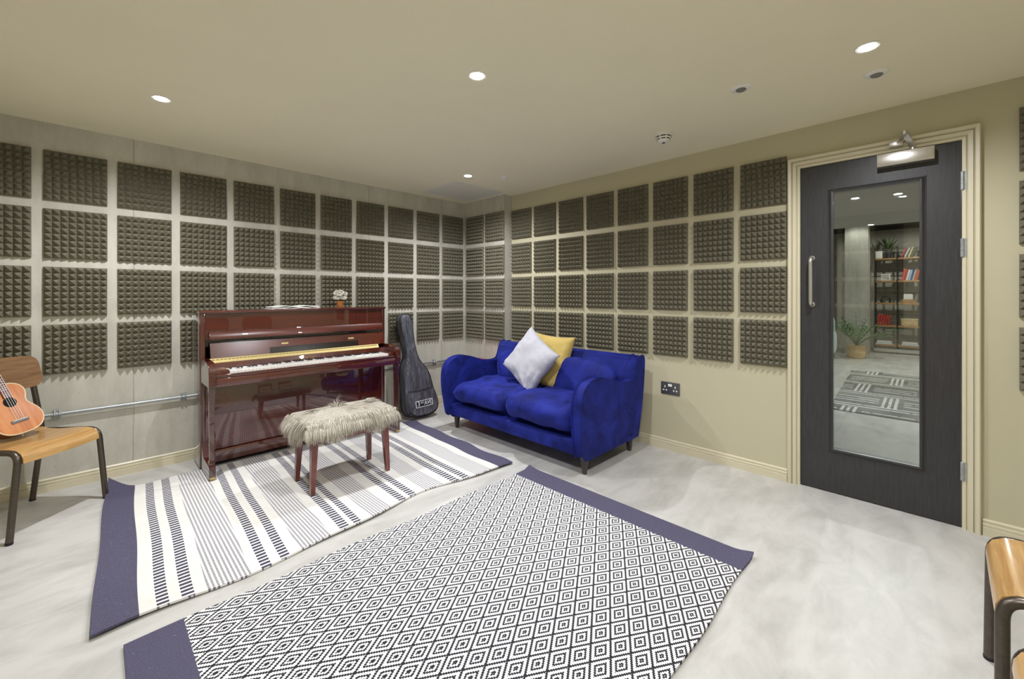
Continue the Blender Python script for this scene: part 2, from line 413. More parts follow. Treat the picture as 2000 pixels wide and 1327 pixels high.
def text_mesh(name, s, size, mat, parent, M4, ext=.0006, cw=None):
    cu = bpy.data.curves.new('lettering', 'FONT'); cu.body = s; cu.size = size; cu.extrude = ext; cu.align_x = 'CENTER'; cu.align_y = 'CENTER'
    if cw: cu.space_character = cw
    t = bpy.data.objects.new('lettering_src', cu); COL.objects.link(t); bpy.context.view_layer.update()
    me = bpy.data.meshes.new_from_object(t.evaluated_get(bpy.context.evaluated_depsgraph_get()))
    bpy.data.objects.remove(t); me.transform(M4); me.materials.clear(); return link(name, me, mat, parent)

# ------------------------------------------------------------ the room
SX = .119; WX = -4.0; SY = -4.95
bm = bmesh.new(); box(bm, WX-.2, 9.8, -7.2, .3, -.12, 0); struct(fin('floor', bm, 'floor'))
bm = bmesh.new(); box(bm, WX-.2, SX+.16, SY-.2, .3, ZC, ZC+.15); struct(fin('ceiling', bm, 'ceil'))
bm = bmesh.new(); box(bm, WX-.2, 0, 0, .2, 0, ZC); struct(fin('wall_north', bm, 'concrete'))
bm = bmesh.new(); box(bm, 0, .3, -.696, .2, 0, ZC); struct(fin('wall_northeast', bm, 'concrete'))
DY0, DY1, DZ = -4.115, -3.388, 2.092
bm = bmesh.new()
box(bm, SX, SX+.14, DY1+.012, -.696, 0, ZC); box(bm, SX, SX+.14, SY-.2, DY0-.012, 0, ZC); box(bm, SX, SX+.14, DY0-.012, DY1+.012, DZ+.012, ZC)
struct(fin('wall_east', bm, 'paint'))
struct(bx('wall_west', WX-.2, WX, SY-.2, .2, 0, ZC, 'paint'))
struct(bx('wall_south', WX-.2, SX+.14, SY-.2, SY, 0, ZC, 'paint'))

def skirt_prof(h=.084, t=.02):
    return [(0, 0), (t, 0), (t, h*.52), (t-.005, h*.55), (t-.002, h*.60), (t-.002, h*.72), (t-.009, h*.76), (t-.007, h*.82), (t-.006, h*.92), (t-.012, h), (0, h)]
def skirt(name, axis, a, b, pos, sgn):
    bm = bmesh.new(); pts = [(pos+sgn*p[0], p[1]) for p in skirt_prof()]
    prism(bm, pts, axis, a, b); return struct(fin(name, bm, 'trim'))
skirt('baseboard_north', 'x', WX, 0, 0, -1)
skirt('baseboard_northeast', 'y', -.696, -.02, 0, -1)
AW = .068   # architrave width
skirt('baseboard_east', 'y', DY1+AW+.004, -.70, SX, -1)
skirt('baseboard_southeast', 'y', SY, DY0-AW-.004, SX, -1)
skirt('baseboard_west', 'y', SY, 0, WX, 1)
skirt('baseboard_south', 'x', WX, SX, SY, 1)
# door surround: lining and moulded architrave
bm = bmesh.new()
prof = [(0, 0), (0, .012), (.014, .014), (.016, .008), (.022, .018), (.040, .021), (.042, .013), (.048, .030), (.062, .034), (AW, .026), (AW, 0)]
def arch_ring(off, dep):   # a point of the profile carried round the opening
    return [(SX-dep, DY1+off, 0), (SX-dep, DY1+off, DZ+off), (SX-dep, DY0-off, DZ+off), (SX-dep, DY0-off, 0)]
rings = [[bm.verts.new(q) for q in arch_ring(o_+.0, d_)] for o_, d_ in prof]
for a, b in zip(rings, rings[1:]):
    for k in range(3): bm.faces.new((a[k], a[k+1], b[k+1], b[k]))
for k in (0, 3): bm.faces.new([r[k] for r in rings])
box(bm, SX, SX+.14, DY1, DY1+.0119, 0, DZ+.0119); box(bm, SX, SX+.14, DY0-.0119, DY0, 0, DZ+.0119); box(bm, SX, SX+.14, DY0, DY1, DZ, DZ+.0119)
struct(fin('trim_1', bm, 'trim'))

# door
door = struct(empty('door_1', (SX+.03, (DY0+DY1)/2, 0)), 'black glazed door with a steel pull handle and closer, in the cream wall')
dx0, dx1 = SX+.004, SX+.048
gy0, gy1, gz0, gz1 = -3.957, -3.556, .275, 1.91
def P(o, par=door):   # parent keeping world place for an unrotated empty
    o.parent = par; o.location = -par.location; return o
bm = bmesh.new()
for a in ((DY0+.003, gy0, .006, DZ-.003), (gy1, DY1-.003, .006, DZ-.003), (gy0, gy1, .006, gz0), (gy0, gy1, gz1, DZ-.003)): box(bm, dx0, dx1, a[0], a[1], a[2], a[3])
P(fin('door_leaf', bm, 'doorblack'))
bm = bmesh.new(); bp = [(0, 0), (0, .014), (.010, .016), (.022, .006), (.030, .004), (.030, 0)]
def bead_ring(o_, d_): return [(dx0-d_, gy1+o_, gz0-o_), (dx0-d_, gy1+o_, gz1+o_), (dx0-d_, gy0-o_, gz1+o_), (dx0-d_, gy0-o_, gz0-o_)]
rings = [[bm.verts.new(q) for q in bead_ring(o_-.006, d_-.004)] for o_, d_ in bp]
for a, b in zip(rings, rings[1:]+rings[:1]):
    for k in range(4): bm.faces.new((a[k], a[(k+1) % 4], b[(k+1) % 4], b[k]))
P(fin('glazing_bead', bm, 'doorblack'))
P(bx('glass_pane', dx0+.018, dx0+.024, gy0, gy1, gz0, gz1, 'glass'))
bm = bmesh.new(); e = .0045
for a in ((gy0, gy0+e, gz0, gz1), (gy1-e, gy1, gz0, gz1), (gy0+e, gy1-e, gz0, gz0+e), (gy0+e, gy1-e, gz1-e, gz1)): box(bm, dx0+.006, dx0+.0179, a[0], a[1], a[2], a[3])
P(fin('glazing_strip', bm, 'glassedge'))
bm = bmesh.new(); hy = -3.452
tube(bm, arc([(dx0+.002, hy, 1.195), (dx0-.055, hy, 1.195), (dx0-.055, hy, 1.495), (dx0+.002, hy, 1.495)], .035, 7), .0105, 14)
for z in (1.195, 1.495): lathe(bm, [(.016, 0), (.016, .004), (.011, .006)], (dx0-.006, hy, z), 16, axis='x')
P(fin('door_handle', bm, 'chrome', smooth=True))
for z in (.31, 1.51, 1.87):
    bm = bmesh.new(); lathe(bm, [(.007, -.05), (.009, -.048), (.009, -.017), (.0075, -.016), (.009, -.015), (.009, .015), (.0075, .016), (.009, .017), (.009, .048), (.007, .05)], (SX-.012, DY0-.001, z), 12)
    box(bm, SX-.014, SX+.003, DY0-.018, DY0-.003, z-.05, z+.05)
    P(fin('hinge', bm, 'galv', smooth=True))
# closer
clo = bx('door_closer', dx0-.062, dx0, -4.012, -3.772, 2.004, 2.078, 'chrome', bev=.004); P(clo)
bm = bmesh.new(); lathe(bm, [(.013, 2.078), (.013, 2.092), (.009, 2.094)], (dx0-.03, -3.925, 0), 14)
fin('closer_spindle', bm, 'chrome', clo, True)
bm = bmesh.new(); jn = Vector((.0, -3.893, 2.160))
def flatbar(bm, a, b, w, t):
    a, b = Vector(a), Vector(b); d = (b-a).normalized(); s = d.cross(Vector((0, 0, 1))).normalized()*w/2; u = s.cross(d).normalized()*t/2
    vs = [bm.verts.new(p+q) for p in (a, b) for q in (s+u, s-u, -s-u, -s+u)]
    for f in ((0, 1, 2, 3), (7, 6, 5, 4), (0, 4, 5, 1), (1, 5, 6, 2), (2, 6, 7, 3), (3, 7, 4, 0)): bm.faces.new([vs[i] for i in f])
flatbar(bm, (dx0-.03, -3.925, 2.098), jn, .026, .008)
lathe(bm, [(.011, -.012), (.013, -.008), (.013, .010), (.010, .014)], jn, 14)
flatbar(bm, jn+Vector((0, 0, -.010)), (SX-.036, -3.865, 2.128), .018, .006)
box(bm, SX-.042, SX-.0245, -3.885, -3.825, 2.112, 2.146, .002)
fin('closer_arm', bm, 'chrome', clo, True)

# ------------------------------------------------------------ acoustic foam
PW, PH = .289, .3166
def foam_mesh():
    bm = bmesh.new(); box(bm, 0, PW, -.013, 0, -PH, 0); n = 8
    for i in range(n):
        for j in range(n):
            x0, x1 = PW*i/n, PW*(i+1)/n; z0, z1 = -PH*(j+1)/n, -PH*j/n; g = .0006
            b = [bm.verts.new(q) for q in ((x0+g, -.013, z0+g), (x1-g, -.013, z0+g), (x1-g, -.013, z1-g), (x0+g, -.013, z1-g))]
            t = bm.verts.new(((x0+x1)/2, -.046, (z0+z1)/2))
            for k in range(4): bm.faces.new((b[k], b[(k+1) % 4], t))
    bmesh.ops.recalc_face_normals(bm, faces=bm.faces)
    me = bpy.data.meshes.new('foam_panel'); bm.to_mesh(me); bm.free(); me.materials.append(MT['foam']); return me
FM = foam_mesh()
def panel(loc, rz, sx, label, group):
    o = bpy.data.objects.new('foam_panel', FM); COL.objects.link(o); o.location = loc; o.rotation_euler = (random.uniform(-.002, .002), random.uniform(-.003, .003), rz); o.scale.x = sx
    tag(o, label, 'acoustic panel', group); return o
ORD = ['first', 'second', 'third', 'fourth', 'fifth', 'sixth', 'seventh', 'eighth', 'ninth', 'tenth', 'eleventh']
ROW = ['top row', 'second row down', 'third row down', 'bottom row']
ZL, VG = 2.179, .0547
for c in range(11):
    x = -.0374-(10-c)*(.2913+.0505)-.2913
    for r in range(4):
        if r == 3 and c in (4, 5, 6): continue
        panel((x, 0, ZL-r*(PH+VG)), 0, .2913/PW, 'grey foam panel, long concrete wall, %s, %s column left of the corner' % (ROW[r], ORD[10-c]), 'foam panels on the long concrete wall')
for c in range(2):
    y = -.057-c*(.30+.0407)
    for r in range(4):
        panel((0, y, ZL-r*(PH+VG)), -PI/2, .30/PW, 'grey foam panel on short concrete return wall, %s, %s column' % (ROW[r], ('left' if c == 0 else 'right')), 'foam panels on the short return wall')
for c in range(8):
    y = -.7089-c*(.2835+.0479)
    for r in range(4):
        panel((SX, y, 2.188-r*(PH+.0521)), -PI/2, .2835/PW, 'grey foam panel on cream wall, %s, %s column left of the door' % (ROW[r], ORD[7-c]), 'foam panels on the cream wall')
for r in range(4):
    panel((SX, -4.3115, 2.199-r*(PH+.052)), -PI/2, .2835/PW, 'grey foam panel on cream wall right of the door, %s' % ROW[r], 'foam panels right of the door')
for c in range(4):
    for r in range(4):
        panel((WX, -2.45-c*.345-.2835, 2.188-r*(PH+.0521)), PI/2, .2835/PW, 'grey foam panel on the cream wall mirrored in the door glass', 'foam panels mirrored in the door glass')

# ------------------------------------------------------------ ceiling fittings
LB = ['small recessed ceiling spotlight over the ukulele chair, far left', 'small recessed ceiling spotlight in the far corner by the grey hatch', 'small recessed ceiling spotlight in the middle of the ceiling', 'large-looking bright recessed spotlight nearest the black door', 'recessed ceiling spotlight above the camera, outside the photographed view']
def downlight(x, y, z, label, group):
    t = empty('ceiling_spotlight', (x, y, z)); tag(t, label, 'ceiling light', group)
    bm = bmesh.new(); lathe(bm, [(.034, 0), (.046, 0), (.046, -.003), (.042, -.006), (.033, -.005)], (0, 0, 0), 28); fin('trim_ring', bm, 'white', t, True)
    bm = bmesh.new(); lathe(bm, [(.033, -.001), (.033, -.0052), (.02, -.0075), (.001, -.008)], (0, 0, 0), 24); fin('lens', bm, 'lens', t, True)
for (x, y), lb in zip(LAMPS, LB):
    if lb: downlight(x, y, ZC, lb, 'recessed spotlights in the cream ceiling')
def flush(x, y, label, part, rim=.05):
    t = empty('ceiling_sensor', (x, y, ZC)); tag(t, label, 'sensor', 'flush white sensors in the ceiling')
    bm = bmesh.new(); lathe(bm, [(rim, 0), (rim, -.003), (rim-.006, -.008), (rim*.55, -.009)], (0, 0, 0), 26); fin('rim', bm, 'white', t, True)
    bm = bmesh.new(); lathe(bm, [(rim*.5, -.008), (rim*.5, -.012), (rim*.32, -.018), (.002, -.02)], (0, 0, 0), 20); fin('sensor_dome', bm, part, t, True)
flush(-.752, -3.28, 'round white flush ceiling sensor with grey centre, left of the brightest spotlight', 'grey')
flush(-.44, -3.804, 'round white flush ceiling sensor, just below the brightest spotlight', 'grey')
flush(-.458, -1.169, 'small white round ceiling disc in the far corner beside the spotlight', 'white', .042)
t = empty('smoke_detector', (-.428, -2.704, ZC)); tag(t, 'white domed smoke detector hanging from the ceiling above the sofa wall', 'smoke detector')
bm = bmesh.new(); lathe(bm, [(.056, 0), (.056, -.012), (.050, -.016)], (0, 0, 0), 30); fin('base', bm, 'white', t, True)
bm = bmesh.new(); lathe(bm, [(.044, -.014), (.050, -.020), (.050, -.028), (.046, -.034), (.040, -.046), (.030, -.054), (.012, -.058), (.002, -.058)], (0, 0, 0), 30); fin('housing', bm, 'white', t, True)
for z, r0 in ((-.025, .0504), (-.040, .0438)):
    bm = bmesh.new()
    for k in range(8):
        a0 = k*PI/4+.09; pts = []
        for i in range(7):
            a = a0+i*(PI/4-.18)/6; pts.append((math.cos(a), math.sin(a)))
        for (c0, s0), (c1, s1) in zip(pts, pts[1:]):
            q = [bm.verts.new((c*rr, s*rr, zz)) for c, s, rr, zz in ((c0, s0, r0+.0012, z+.003), (c1, s1, r0+.0012, z+.003), (c1, s1, r0, z-.003), (c0, s0, r0, z-.003))]
            bm.faces.new(q)
    fin('vent_slots', bm, 'black', t)
bm = bmesh.new(); lathe(bm, [(.009, -.057), (.009, -.066), (.002, -.068)], (0, 0, 0), 14); fin('indicator', bm, 'grey', t, True)
t = empty('ceiling_hatch', (-.39, -.47, ZC)); tag(t, 'pale grey square access hatch in the ceiling corner', 'access panel')
bm = bmesh.new()
for a in ((-.33, .33, .295, .31), (-.33, .33, -.31, -.295), (-.33, -.315, -.295, .295), (.315, .33, -.295, .295)): box(bm, a[0], a[1], a[2], a[3], -.004, 0)
fin('frame', bm, 'white', t)
MT['hatch'] = simple('pale_grey_hatch_paint', srgb(226, 224, 212), .6, var=.01)
bx('hatch_door', -.313, .313, -.293, .293, -.002, 0, 'hatch', t)

# ------------------------------------------------------------ conduit, socket
t = empty('conduit_pipe', (-2, -.028, .49)); tag(t, 'galvanised steel conduit pipe running low along the concrete wall', 'pipe')
bm = bmesh.new(); tube(bm, [(-2, 0, 0), (1.98, 0, .004)], .011, 12); fin('pipe', bm, 'galv', t, True)
for x in (-3.345, -2.705, -1.15, -.45):
    bm = bmesh.new()
    for k in (-.011, .011):
        tube(bm, [(x+2+k, .0, -.026), (x+2+k, -.006, -.014), (x+2+k, -.0145, 0), (x+2+k, -.006, .014), (x+2+k, .0, .026)], .005, 8)
    box(bm, x+2-.016, x+2+.016, .004, .028, -.030, .030, .003)
    fin('saddle_clip', bm, 'galv', t, True)
t = empty('conduit_pipe', (-.028, -.35, .50)); tag(t, 'short grey conduit run with clips above the left sofa arm', 'pipe')
bm = bmesh.new(); tube(bm, [(0, .31, 0), (0, -.335, 0)], .011, 12); fin('pipe', bm, 'galv', t, True)
for y in (.22, .06, -.12, -.28):
    bm = bmesh.new(); tube(bm, [(0, y-.012, 0), (0, y+.012, 0)], .016, 12); box(bm, .005, .028, y-.01, y+.01, -.022, .022, .003); fin('saddle_clip', bm, 'galv', t, True)
t = empty('double_socket', (SX, -2.509, .497)); tag(t, 'dark grey double wall socket on the cream wall beside the sofa', 'socket')
MT['sockgrey'] = simple('anthracite_plate', srgb(96, 96, 98), .35, .5)
bx('face_plate', -.009, 0, -.077, .077, -.05, .05, 'sockgrey', t, bev=.003)
for s in (1, -1):
    bx('rocker_switch', -.013, -.008, s*.008-.0075, s*.008+.0075, .016, .036, 'white', t, bev=.001)
    bm = bmesh.new(); box(bm, -.0105, -.008, s*.042-.004, s*.042+.004, .004, .022); box(bm, -.0105, -.008, s*.042-.017, s*.042-.006, -.020, -.010); box(bm, -.0105, -.008, s*.042+.006, s*.042+.017, -.020, -.010)
    fin('socket_shutter', bm, 'white', t)

# ------------------------------------------------------------ piano
px0, px1 = -2.645, -1.215; pf = -.305; pb = -.06
piano = empty('upright_piano', ((px0+px1)/2, -.3, 0)); tag(piano, 'glossy mahogany upright piano with open lid, against the concrete wall', 'piano')
def pp(o): o.parent = piano; o.location = -piano.location; return o
for x0, x1 in ((px0, px0+.032), (px1-.032, px1)):
    pp(bx('side_panel', x0, x1, pf, pb, .012, 1.122, 'mahogv', bev=.003))
pp(bx('back_panel', px0+.032, px1-.032, pb-.02, pb, .012, 1.122, 'mahog'))
pp(bx('top_lid', px0-.004, px1+.004, pf-.012, pb+.002, 1.122, 1.142, 'mahog', bev=.005))
pp(bx('upper_front_panel', px0+.033, px1-.033, pf+.008, pf+.026, .93, 1.121, 'mahog'))
bm = bmesh.new(); prism(bm, [(-.298, .985), (-.318, .988), (-.345, .94), (-.344, .931), (-.330, .929), (-.295, .931)], 'x', px0+.052, px1-.036)
bmesh.ops.bevel(bm, geom=[e for e in bm.edges], offset=.003, segments=2, affect='EDGES'); pp(fin('music_shelf', bm, 'mahog', smooth=True))
pp(bx('recess_strip', px0+.034, px1-.034, -.296, -.282, .88, .929, 'blacklac'))
fb = [(-.318, .903), (-.326, .905), (-.362, .800), (-.350, .797)]
bm = bmesh.new(); prism(bm, fb, 'x', px0+.054, px1-.034); lid = pp(fin('key_lid', bm, 'mahog'))
bm = bmesh.new(); prism(bm, [(-.3450, .846), (-.3495, .847), (-.3635, .802), (-.3580, .801)], 'x', -2.21, -1.50)
o = fin('folded_music_desk', bm, 'blacklac', lid)
for x in (-2.10, -1.56):
    bm = bmesh.new(); prism(bm, [(-.3310, .874), (-.3380, .875), (-.3420, .863), (-.3365, .860)], 'x', x-.025, x+.025); fin('brass_hinge_plate', bm, 'brass', lid)
bm = bmesh.new(); prism(bm, [(-.354, .798), (-.364, .799), (-.384, .770), (-.376, .766)], 'x', px0+.045, px1-.10)
for k in range(52):
    x = px0+.06+k*(px1-px0-.17)/52; box(bm, x, x+.018, -.3735, -.369, .776, .794)
pp(fin('brass_hinge_strip', bm, 'brass'))
bm = bmesh.new(); prism(bm, [(-.385, .769), (-.398, .769), (-.412, .722), (-.398, .722)], 'x', px0+.034, px1-.034); nb = pp(fin('name_board', bm, 'mahog'))
fd = Vector((0, -.047, .0)).normalized()
nrm = Vector((0, -.047, .014)).normalized(); upv = Vector((0, .014, .047)).normalized()
mtx = Matrix(((1, 0, 0, -1.955), (0, upv.y, nrm.y, -.4075), (0, upv.z, nrm.z, .746), (0, 0, 0, 1)))
text_mesh('name_lettering', 'Reid & Sohn', .027, 'gold', nb, mtx, .0004)
# keys
kx0, kx1 = -2.513, -1.316; kw = (kx1-kx0)/52
keyset = bx('key_frame', kx0-.003, kx1+.003, -.555, -.40, .690, .709, 'blacklac'); pp(keyset)
bm = bmesh.new()
wk = bmesh.new(); box(wk, .0006, kw-.0006, -.562, -.412, .709, .729, .0012, 1); bmesh.ops.recalc_face_normals(wk, faces=wk.faces)
wme = bpy.data.meshes.new('white_key'); wk.to_mesh(wme); wk.free(); wme.materials.append(MT['ivory'])
bk = bmesh.new(); prism(bk, [(-.412, .7295), (-.412, .740), (-.462, .739), (-.468, .7295)], 'x', -.0055, .0055); bmesh.ops.recalc_face_normals(bk, faces=bk.faces)
bme = bpy.data.meshes.new('black_key'); bk.to_mesh(bme); bk.free(); bme.materials.append(MT['ebony'])
for k in range(52):
    o = bpy.data.objects.new('white_key', wme); COL.objects.link(o); o.parent = piano; o.location = Vector((kx0+k*kw, 0, 0))-piano.location
    if (k-2) % 7 not in (2, 6) and k < 51:
        o = bpy.data.objects.new('black_key', bme); COL.objects.link(o); o.parent = piano; o.location = Vector((kx0+(k+1)*kw, 0, 0))-piano.location
for x0, x1 in ((px0+.046, kx0-.004), (kx1+.004, px1-.046)): pp(bx('key_block', x0, x1, -.566, -.40, .690, .738, 'mahog', bev=.004))
pp(bx('key_slip', px0+.046, px1-.046, -.588, -.568, .690, .713, 'mahog', bev=.003))
pp(bx('key_bed', px0+.046, px1-.046, -.596, -.31, .632, .689, 'mahog', bev=.003))
for x0, x1 in ((px0+.004, px0+.045), (px1-.045, px1-.004)):
    bm = bmesh.new(); prism(bm, [(-.306, .632), (-.306, .80), (-.45, .80), (-.53, .797), (-.575, .782), (-.598, .752), (-.604, .70), (-.604, .632)], 'x', x0, x1)
    bmesh.ops.bevel(bm, geom=bm.edges[:], offset=.003, segments=2, affect='EDGES'); pp(fin('cheek', bm, 'mahogv', smooth=True))
for x0 in (px0+.008, px1-.044):
    bm = bmesh.new()
    for z, w in ((.108, .017), (.13, .013), (.58, .017), (.631, .018)): pass
    prof = [(.11, .016), (.125, .018), (.14, .012), (.56, .016), (.60, .018), (.631, .018)]
    rings = [[bm.verts.new((x0+.018+sx*w, -.560+sy*w, z)) for sx, sy in ((-1, -1), (1, -1), (1, 1), (-1, 1))] for z, w in prof]
    for a, b in zip(rings, rings[1:]):
        for k in range(4): bm.faces.new((a[k], a[(k+1) % 4], b[(k+1) % 4], b[k]))
    bm.faces.new(rings[0][::-1]); bm.faces.new(rings[-1])
    pp(fin('leg', bm, 'mahogv'))
    bm = bmesh.new(); prism(bm, [(-.306, .022), (-.306, .20), (-.40, .115), (-.57, .110), (-.598, .10), (-.598, .022)], 'x', x0-.002, x0+.036)
    toe = pp(fin('toe_block', bm, 'mahogv'))
    bm = bmesh.new(); tube(bm, [(x0+.006, -.575, .0215), (x0+.030, -.575, .0215)], .0125, 14); box(bm, x0+.002, x0+.034, -.600, -.55, .018, .034, .002)
    fin('brass_caster', bm, 'brass', toe, True)
kb = bmesh.new(); box(kb, px0+.033, px1-.033, pf+.002, pf+.022, .125, .631, .004)
lp = pp(fin('lower_panel', kb, 'mahog', smooth=True))
pp(bx('bottom_rail', px0+.033, px1-.033, pf-.004, pf+.03, .035, .121, 'mahog', bev=.002))
for x0 in (px0+.05, px1-.09):
    bm = bmesh.new(); tube(bm, [(x0, -.12, .015), (x0+.04, -.12, .015)], .015, 14); pp(fin('rear_caster', bm, 'brass', smooth=True))

# on the piano
t = empty('sheet_music', (-2.0, -.212, 1.142)); tag(t, 'small stack of white sheet music lying on the piano lid', 'sheet music')
for k, (w, h, a) in enumerate(((.37, .20, .02), (.36, .19, -.02), (.35, .19, .03))):
    bm = bmesh.new(); n = 12
    for i in range(n+1):
        x = -w/2+w*i/n; z = .0050+k*.0085+.0035*math.sin(i*1.1+k*2)
        for y in (-h/2, h/2):
            bm.verts.new((x*math.cos(a)-y*math.sin(a), x*math.sin(a)+y*math.cos(a), z))
    bm.verts.ensure_lookup_table()
    for i in range(n): bm.faces.new([bm.verts[q] for q in (2*i, 2*i+2, 2*i+3, 2*i+1)])
    g = bmesh.ops.extrude_face_region(bm, geom=bm.faces[:]); bmesh.ops.translate(bm, verts=[v for v in g['geom'] if isinstance(v, bmesh.types.BMVert)], vec=(0, 0, -.0040))
    fin('sheet', bm, 'paper', t)
t = empty('flower_pot', (-1.60, -.20, 1.142)); tag(t, 'small copper pot of white paper-like flowers on the piano lid', 'flowers')
bm = bmesh.new(); lathe(bm, [(.022, 0), (.028, .002), (.032, .058), (.028, .059), (.026, .04), (.003, .039)], (0, 0, 0), 24); fin('pot', bm, 'copper', t, True)
for k in range(14):
    a = k*2.399; rr = .006+.042*math.sqrt(min(k, 9)/9)*(1 if k < 9 else .62)
    fl = Vector((rr*math.cos(a)*1.1, rr*math.sin(a), .108+.030*(1-k/9) if k < 9 else .084))
    bm = bmesh.new()
    for q in range(16):
        b = q*2.399; el = .15+1.2*(q/16)
        d = Vector((math.cos(b)*math.cos(el), math.sin(b)*math.cos(el), math.sin(el)))
        c = fl+d*.014; s = d.cross(Vector((0, 0, 1)) if abs(d.z) < .95 else Vector((1, 0, 0))).normalized(); u = s.cross(d)
        ring = [bm.verts.new(c+s*math.cos(w)*.019+u*math.sin(w)*.019+d*.005*math.cos(2*w)) for w in [i*PI/4 for i in range(8)]]
        ctr = bm.verts.new(c-d*.005)
        for i in range(8): bm.faces.new((ring[i], ring[(i+1) % 8], ctr))
    fh = fin('flower_head', bm, 'petal', t, 'all')
bm = bmesh.new()
for k in range(9):
    a = k*.9; tube(bm, [(0.004*math.cos(a), .004*math.sin(a), .03), (.012*math.cos(a), .012*math.sin(a), .10)], .0015, 5)
for a in (3.0, -.25, .9): ribbon_leaf(bm, (.01*math.cos(a), .01*math.sin(a), .055), (math.cos(a), math.sin(a), .75), .062, .016, .5)
fin('stems', bm, 'leaf2', t, True)

# ------------------------------------------------------------ rugs
def rugmesh(name, x0, x1, yf, yb, bands, zf, ny=60, thick=.009):
    """bands: (x_end, material index) from left to right; yf(x)/yb(x): near and far edge; zf: lift"""
    xs = [x0]; mi = []
    for xe, m in bands:
        n = max(1, int(abs(xe-xs[-1])/.03)); a = xs[-1]
        for k in range(1, n+1): xs.append(a+(xe-a)*k/n); mi.append(m)
    bm = bmesh.new(); top = [[None]*(ny+1) for _ in xs]; bot = [[None]*(ny+1) for _ in xs]
    for i, x in enumerate(xs):
        for j in range(ny+1):
            t = j/ny; y = yf(x)*(1-t)+yb(x)*t; X, Y, Z = zf(x, y, t)
            top[i][j] = bm.verts.new((X, Y, Z+thick)); bot[i][j] = bm.verts.new((X, Y, Z))
    for i in range(len(xs)-1):
        for j in range(ny):
            bm.faces.new((top[i][j], top[i+1][j], top[i+1][j+1], top[i][j+1])).material_index = mi[i]
            bm.faces.new((bot[i][j+1], bot[i+1][j+1], bot[i+1][j], bot[i][j])).material_index = mi[i]
    for i in range(len(xs)-1):
        for j in (0, ny): bm.faces.new((top[i][j], top[i+1][j], bot[i+1][j], bot[i][j])).material_index = mi[i] if mi[i] != 2 else 3
    for j in range(ny):
        for i in (0, len(xs)-1): bm.faces.new((top[i][j], top[i][j+1], bot[i][j+1], bot[i][j])).material_index = mi[min(i, len(mi)-1)]
    return bm
# striped rug: 0 navy 1 white 2 toothed 3 dashed
B = [(-3.05, 0), (-2.997, 1), (-2.958, 2), (-2.918, 1), (-2.876, 2), (-2.833, 1), (-2.672, 3), (-2.631, 1), (-2.590, 2), (-2.548, 1), (-2.508, 2), (-2.46, 1), (-2.309, 3),
     (-2.256, 1), (-2.208, 2), (-2.182, 1), (-2.142, 2), (-2.087, 1), (-1.956, 3), (-1.882, 1), (-1.835, 2), (-1.803, 1), (-1.755, 2), (-1.690, 1), (-1.560, 3), (-1.501, 1), (-1.447, 2), (-1.419, 1), (-1.368, 2), (-1.322, 1), (-1.186, 3), (-1.120, 1), (-.985, 0)]
def yf(x):
    u = (x+3.186)/2.2; return -1.83+.11*math.exp(-((u-.68)/.22)**2)+.012*math.sin(u*21)
def yb(x):
    if x < -2.95: return -.335+.02*math.sin(x*4)+.085*math.exp(-((x+3.186)/.09)**2)
    return -.335+.02*math.sin(x*4) if x < -1.4 else -.335-.07*(x+1.4)
def zf1(x, y, t):
    z = .0012+.0055*(1+math.sin(x*6.3+y*2.1))*max(0, 1-t*3.4)+.0005*(1+math.sin(x*17+y*5))
    X, Y = x+.040*(y+1.7)+.003*math.sin(y*7+x*3), y
    c = max(0, 1-math.hypot((x+3.186)/.17, (t-1)/.16))   # curled far-left corner
    X += .012*c; Y -= .012*c; z += .075*c*c
    if x > -1.2: X += .010*math.sin(y*14)*(x+1.2)/.2
    return X, Y, z
rug = fin('striped_rug', rugmesh('r', -3.186, -.985, yf, yb, B, zf1, 90), ['rnavy', 'rwhite', 'rtooth', 'rdash'], smooth=True)
tag(rug, 'navy, white and grey striped flatweave rug under the piano bench', 'rug')
def zf2(x, y, t):
    z = .002+.0012*(1+math.sin(x*5+y*3)); X, Y = x, y+.006*math.sin(x*9)*(1-2*t)
    c = max(0, 1-math.hypot((x+.955)/.05, (t)/.05)); z += .018*c
    c = max(0, 1-math.hypot((x+.955)/.06, (t-1)/.05)); z += .014*c; Y += .008*c
    return X, Y, z
rug2 = fin('diamond_rug', rugmesh('r', -3.105, -.955, lambda x: -3.39, lambda x: -1.955, [(-2.935, 0), (-1.115, 1), (-.955, 0)], zf2, 50), ['rnavy', 'rdiam'], smooth=True)
tag(rug2, 'black and white diamond-patterned rug with navy end bands, nearest the camera', 'rug')

# ------------------------------------------------------------ piano bench with fur cover
bench = empty('piano_bench', (-1.965, -1.13, .012)); tag(bench, 'mahogany-legged piano bench with a shaggy taupe fur seat', 'bench')
for sx in (-1, 1):
    for sy in (-1, 1):
        bm = bmesh.new()
        a = [bm.verts.new((sx*.255+p*.013, sy*.140+q*.013, .002)) for p, q in ((-1, -1), (1, -1), (1, 1), (-1, 1))]
        b = [bm.verts.new((sx*.238+p*.021, sy*.125+q*.021, .36)) for p, q in ((-1, -1), (1, -1), (1, 1), (-1, 1))]
        bm.faces.new(a[::-1]); bm.faces.new(b)
        for k in range(4): bm.faces.new((a[k], a[(k+1) % 4], b[(k+1) % 4], b[k]))
        fin('leg', bm, 'mahogleg', bench)
bx('apron', -.252, .252, -.14, .14, .30, .375, 'mahogleg', bench, bev=.004)
pad = bmesh.new(); superbox(pad, (0, 0, .405), (.60, .35, .08), 5, 10); fin('seat_pad', pad, 'seatpad', bench, 'all')
bm = bmesh.new(); rnd = random.Random(3)
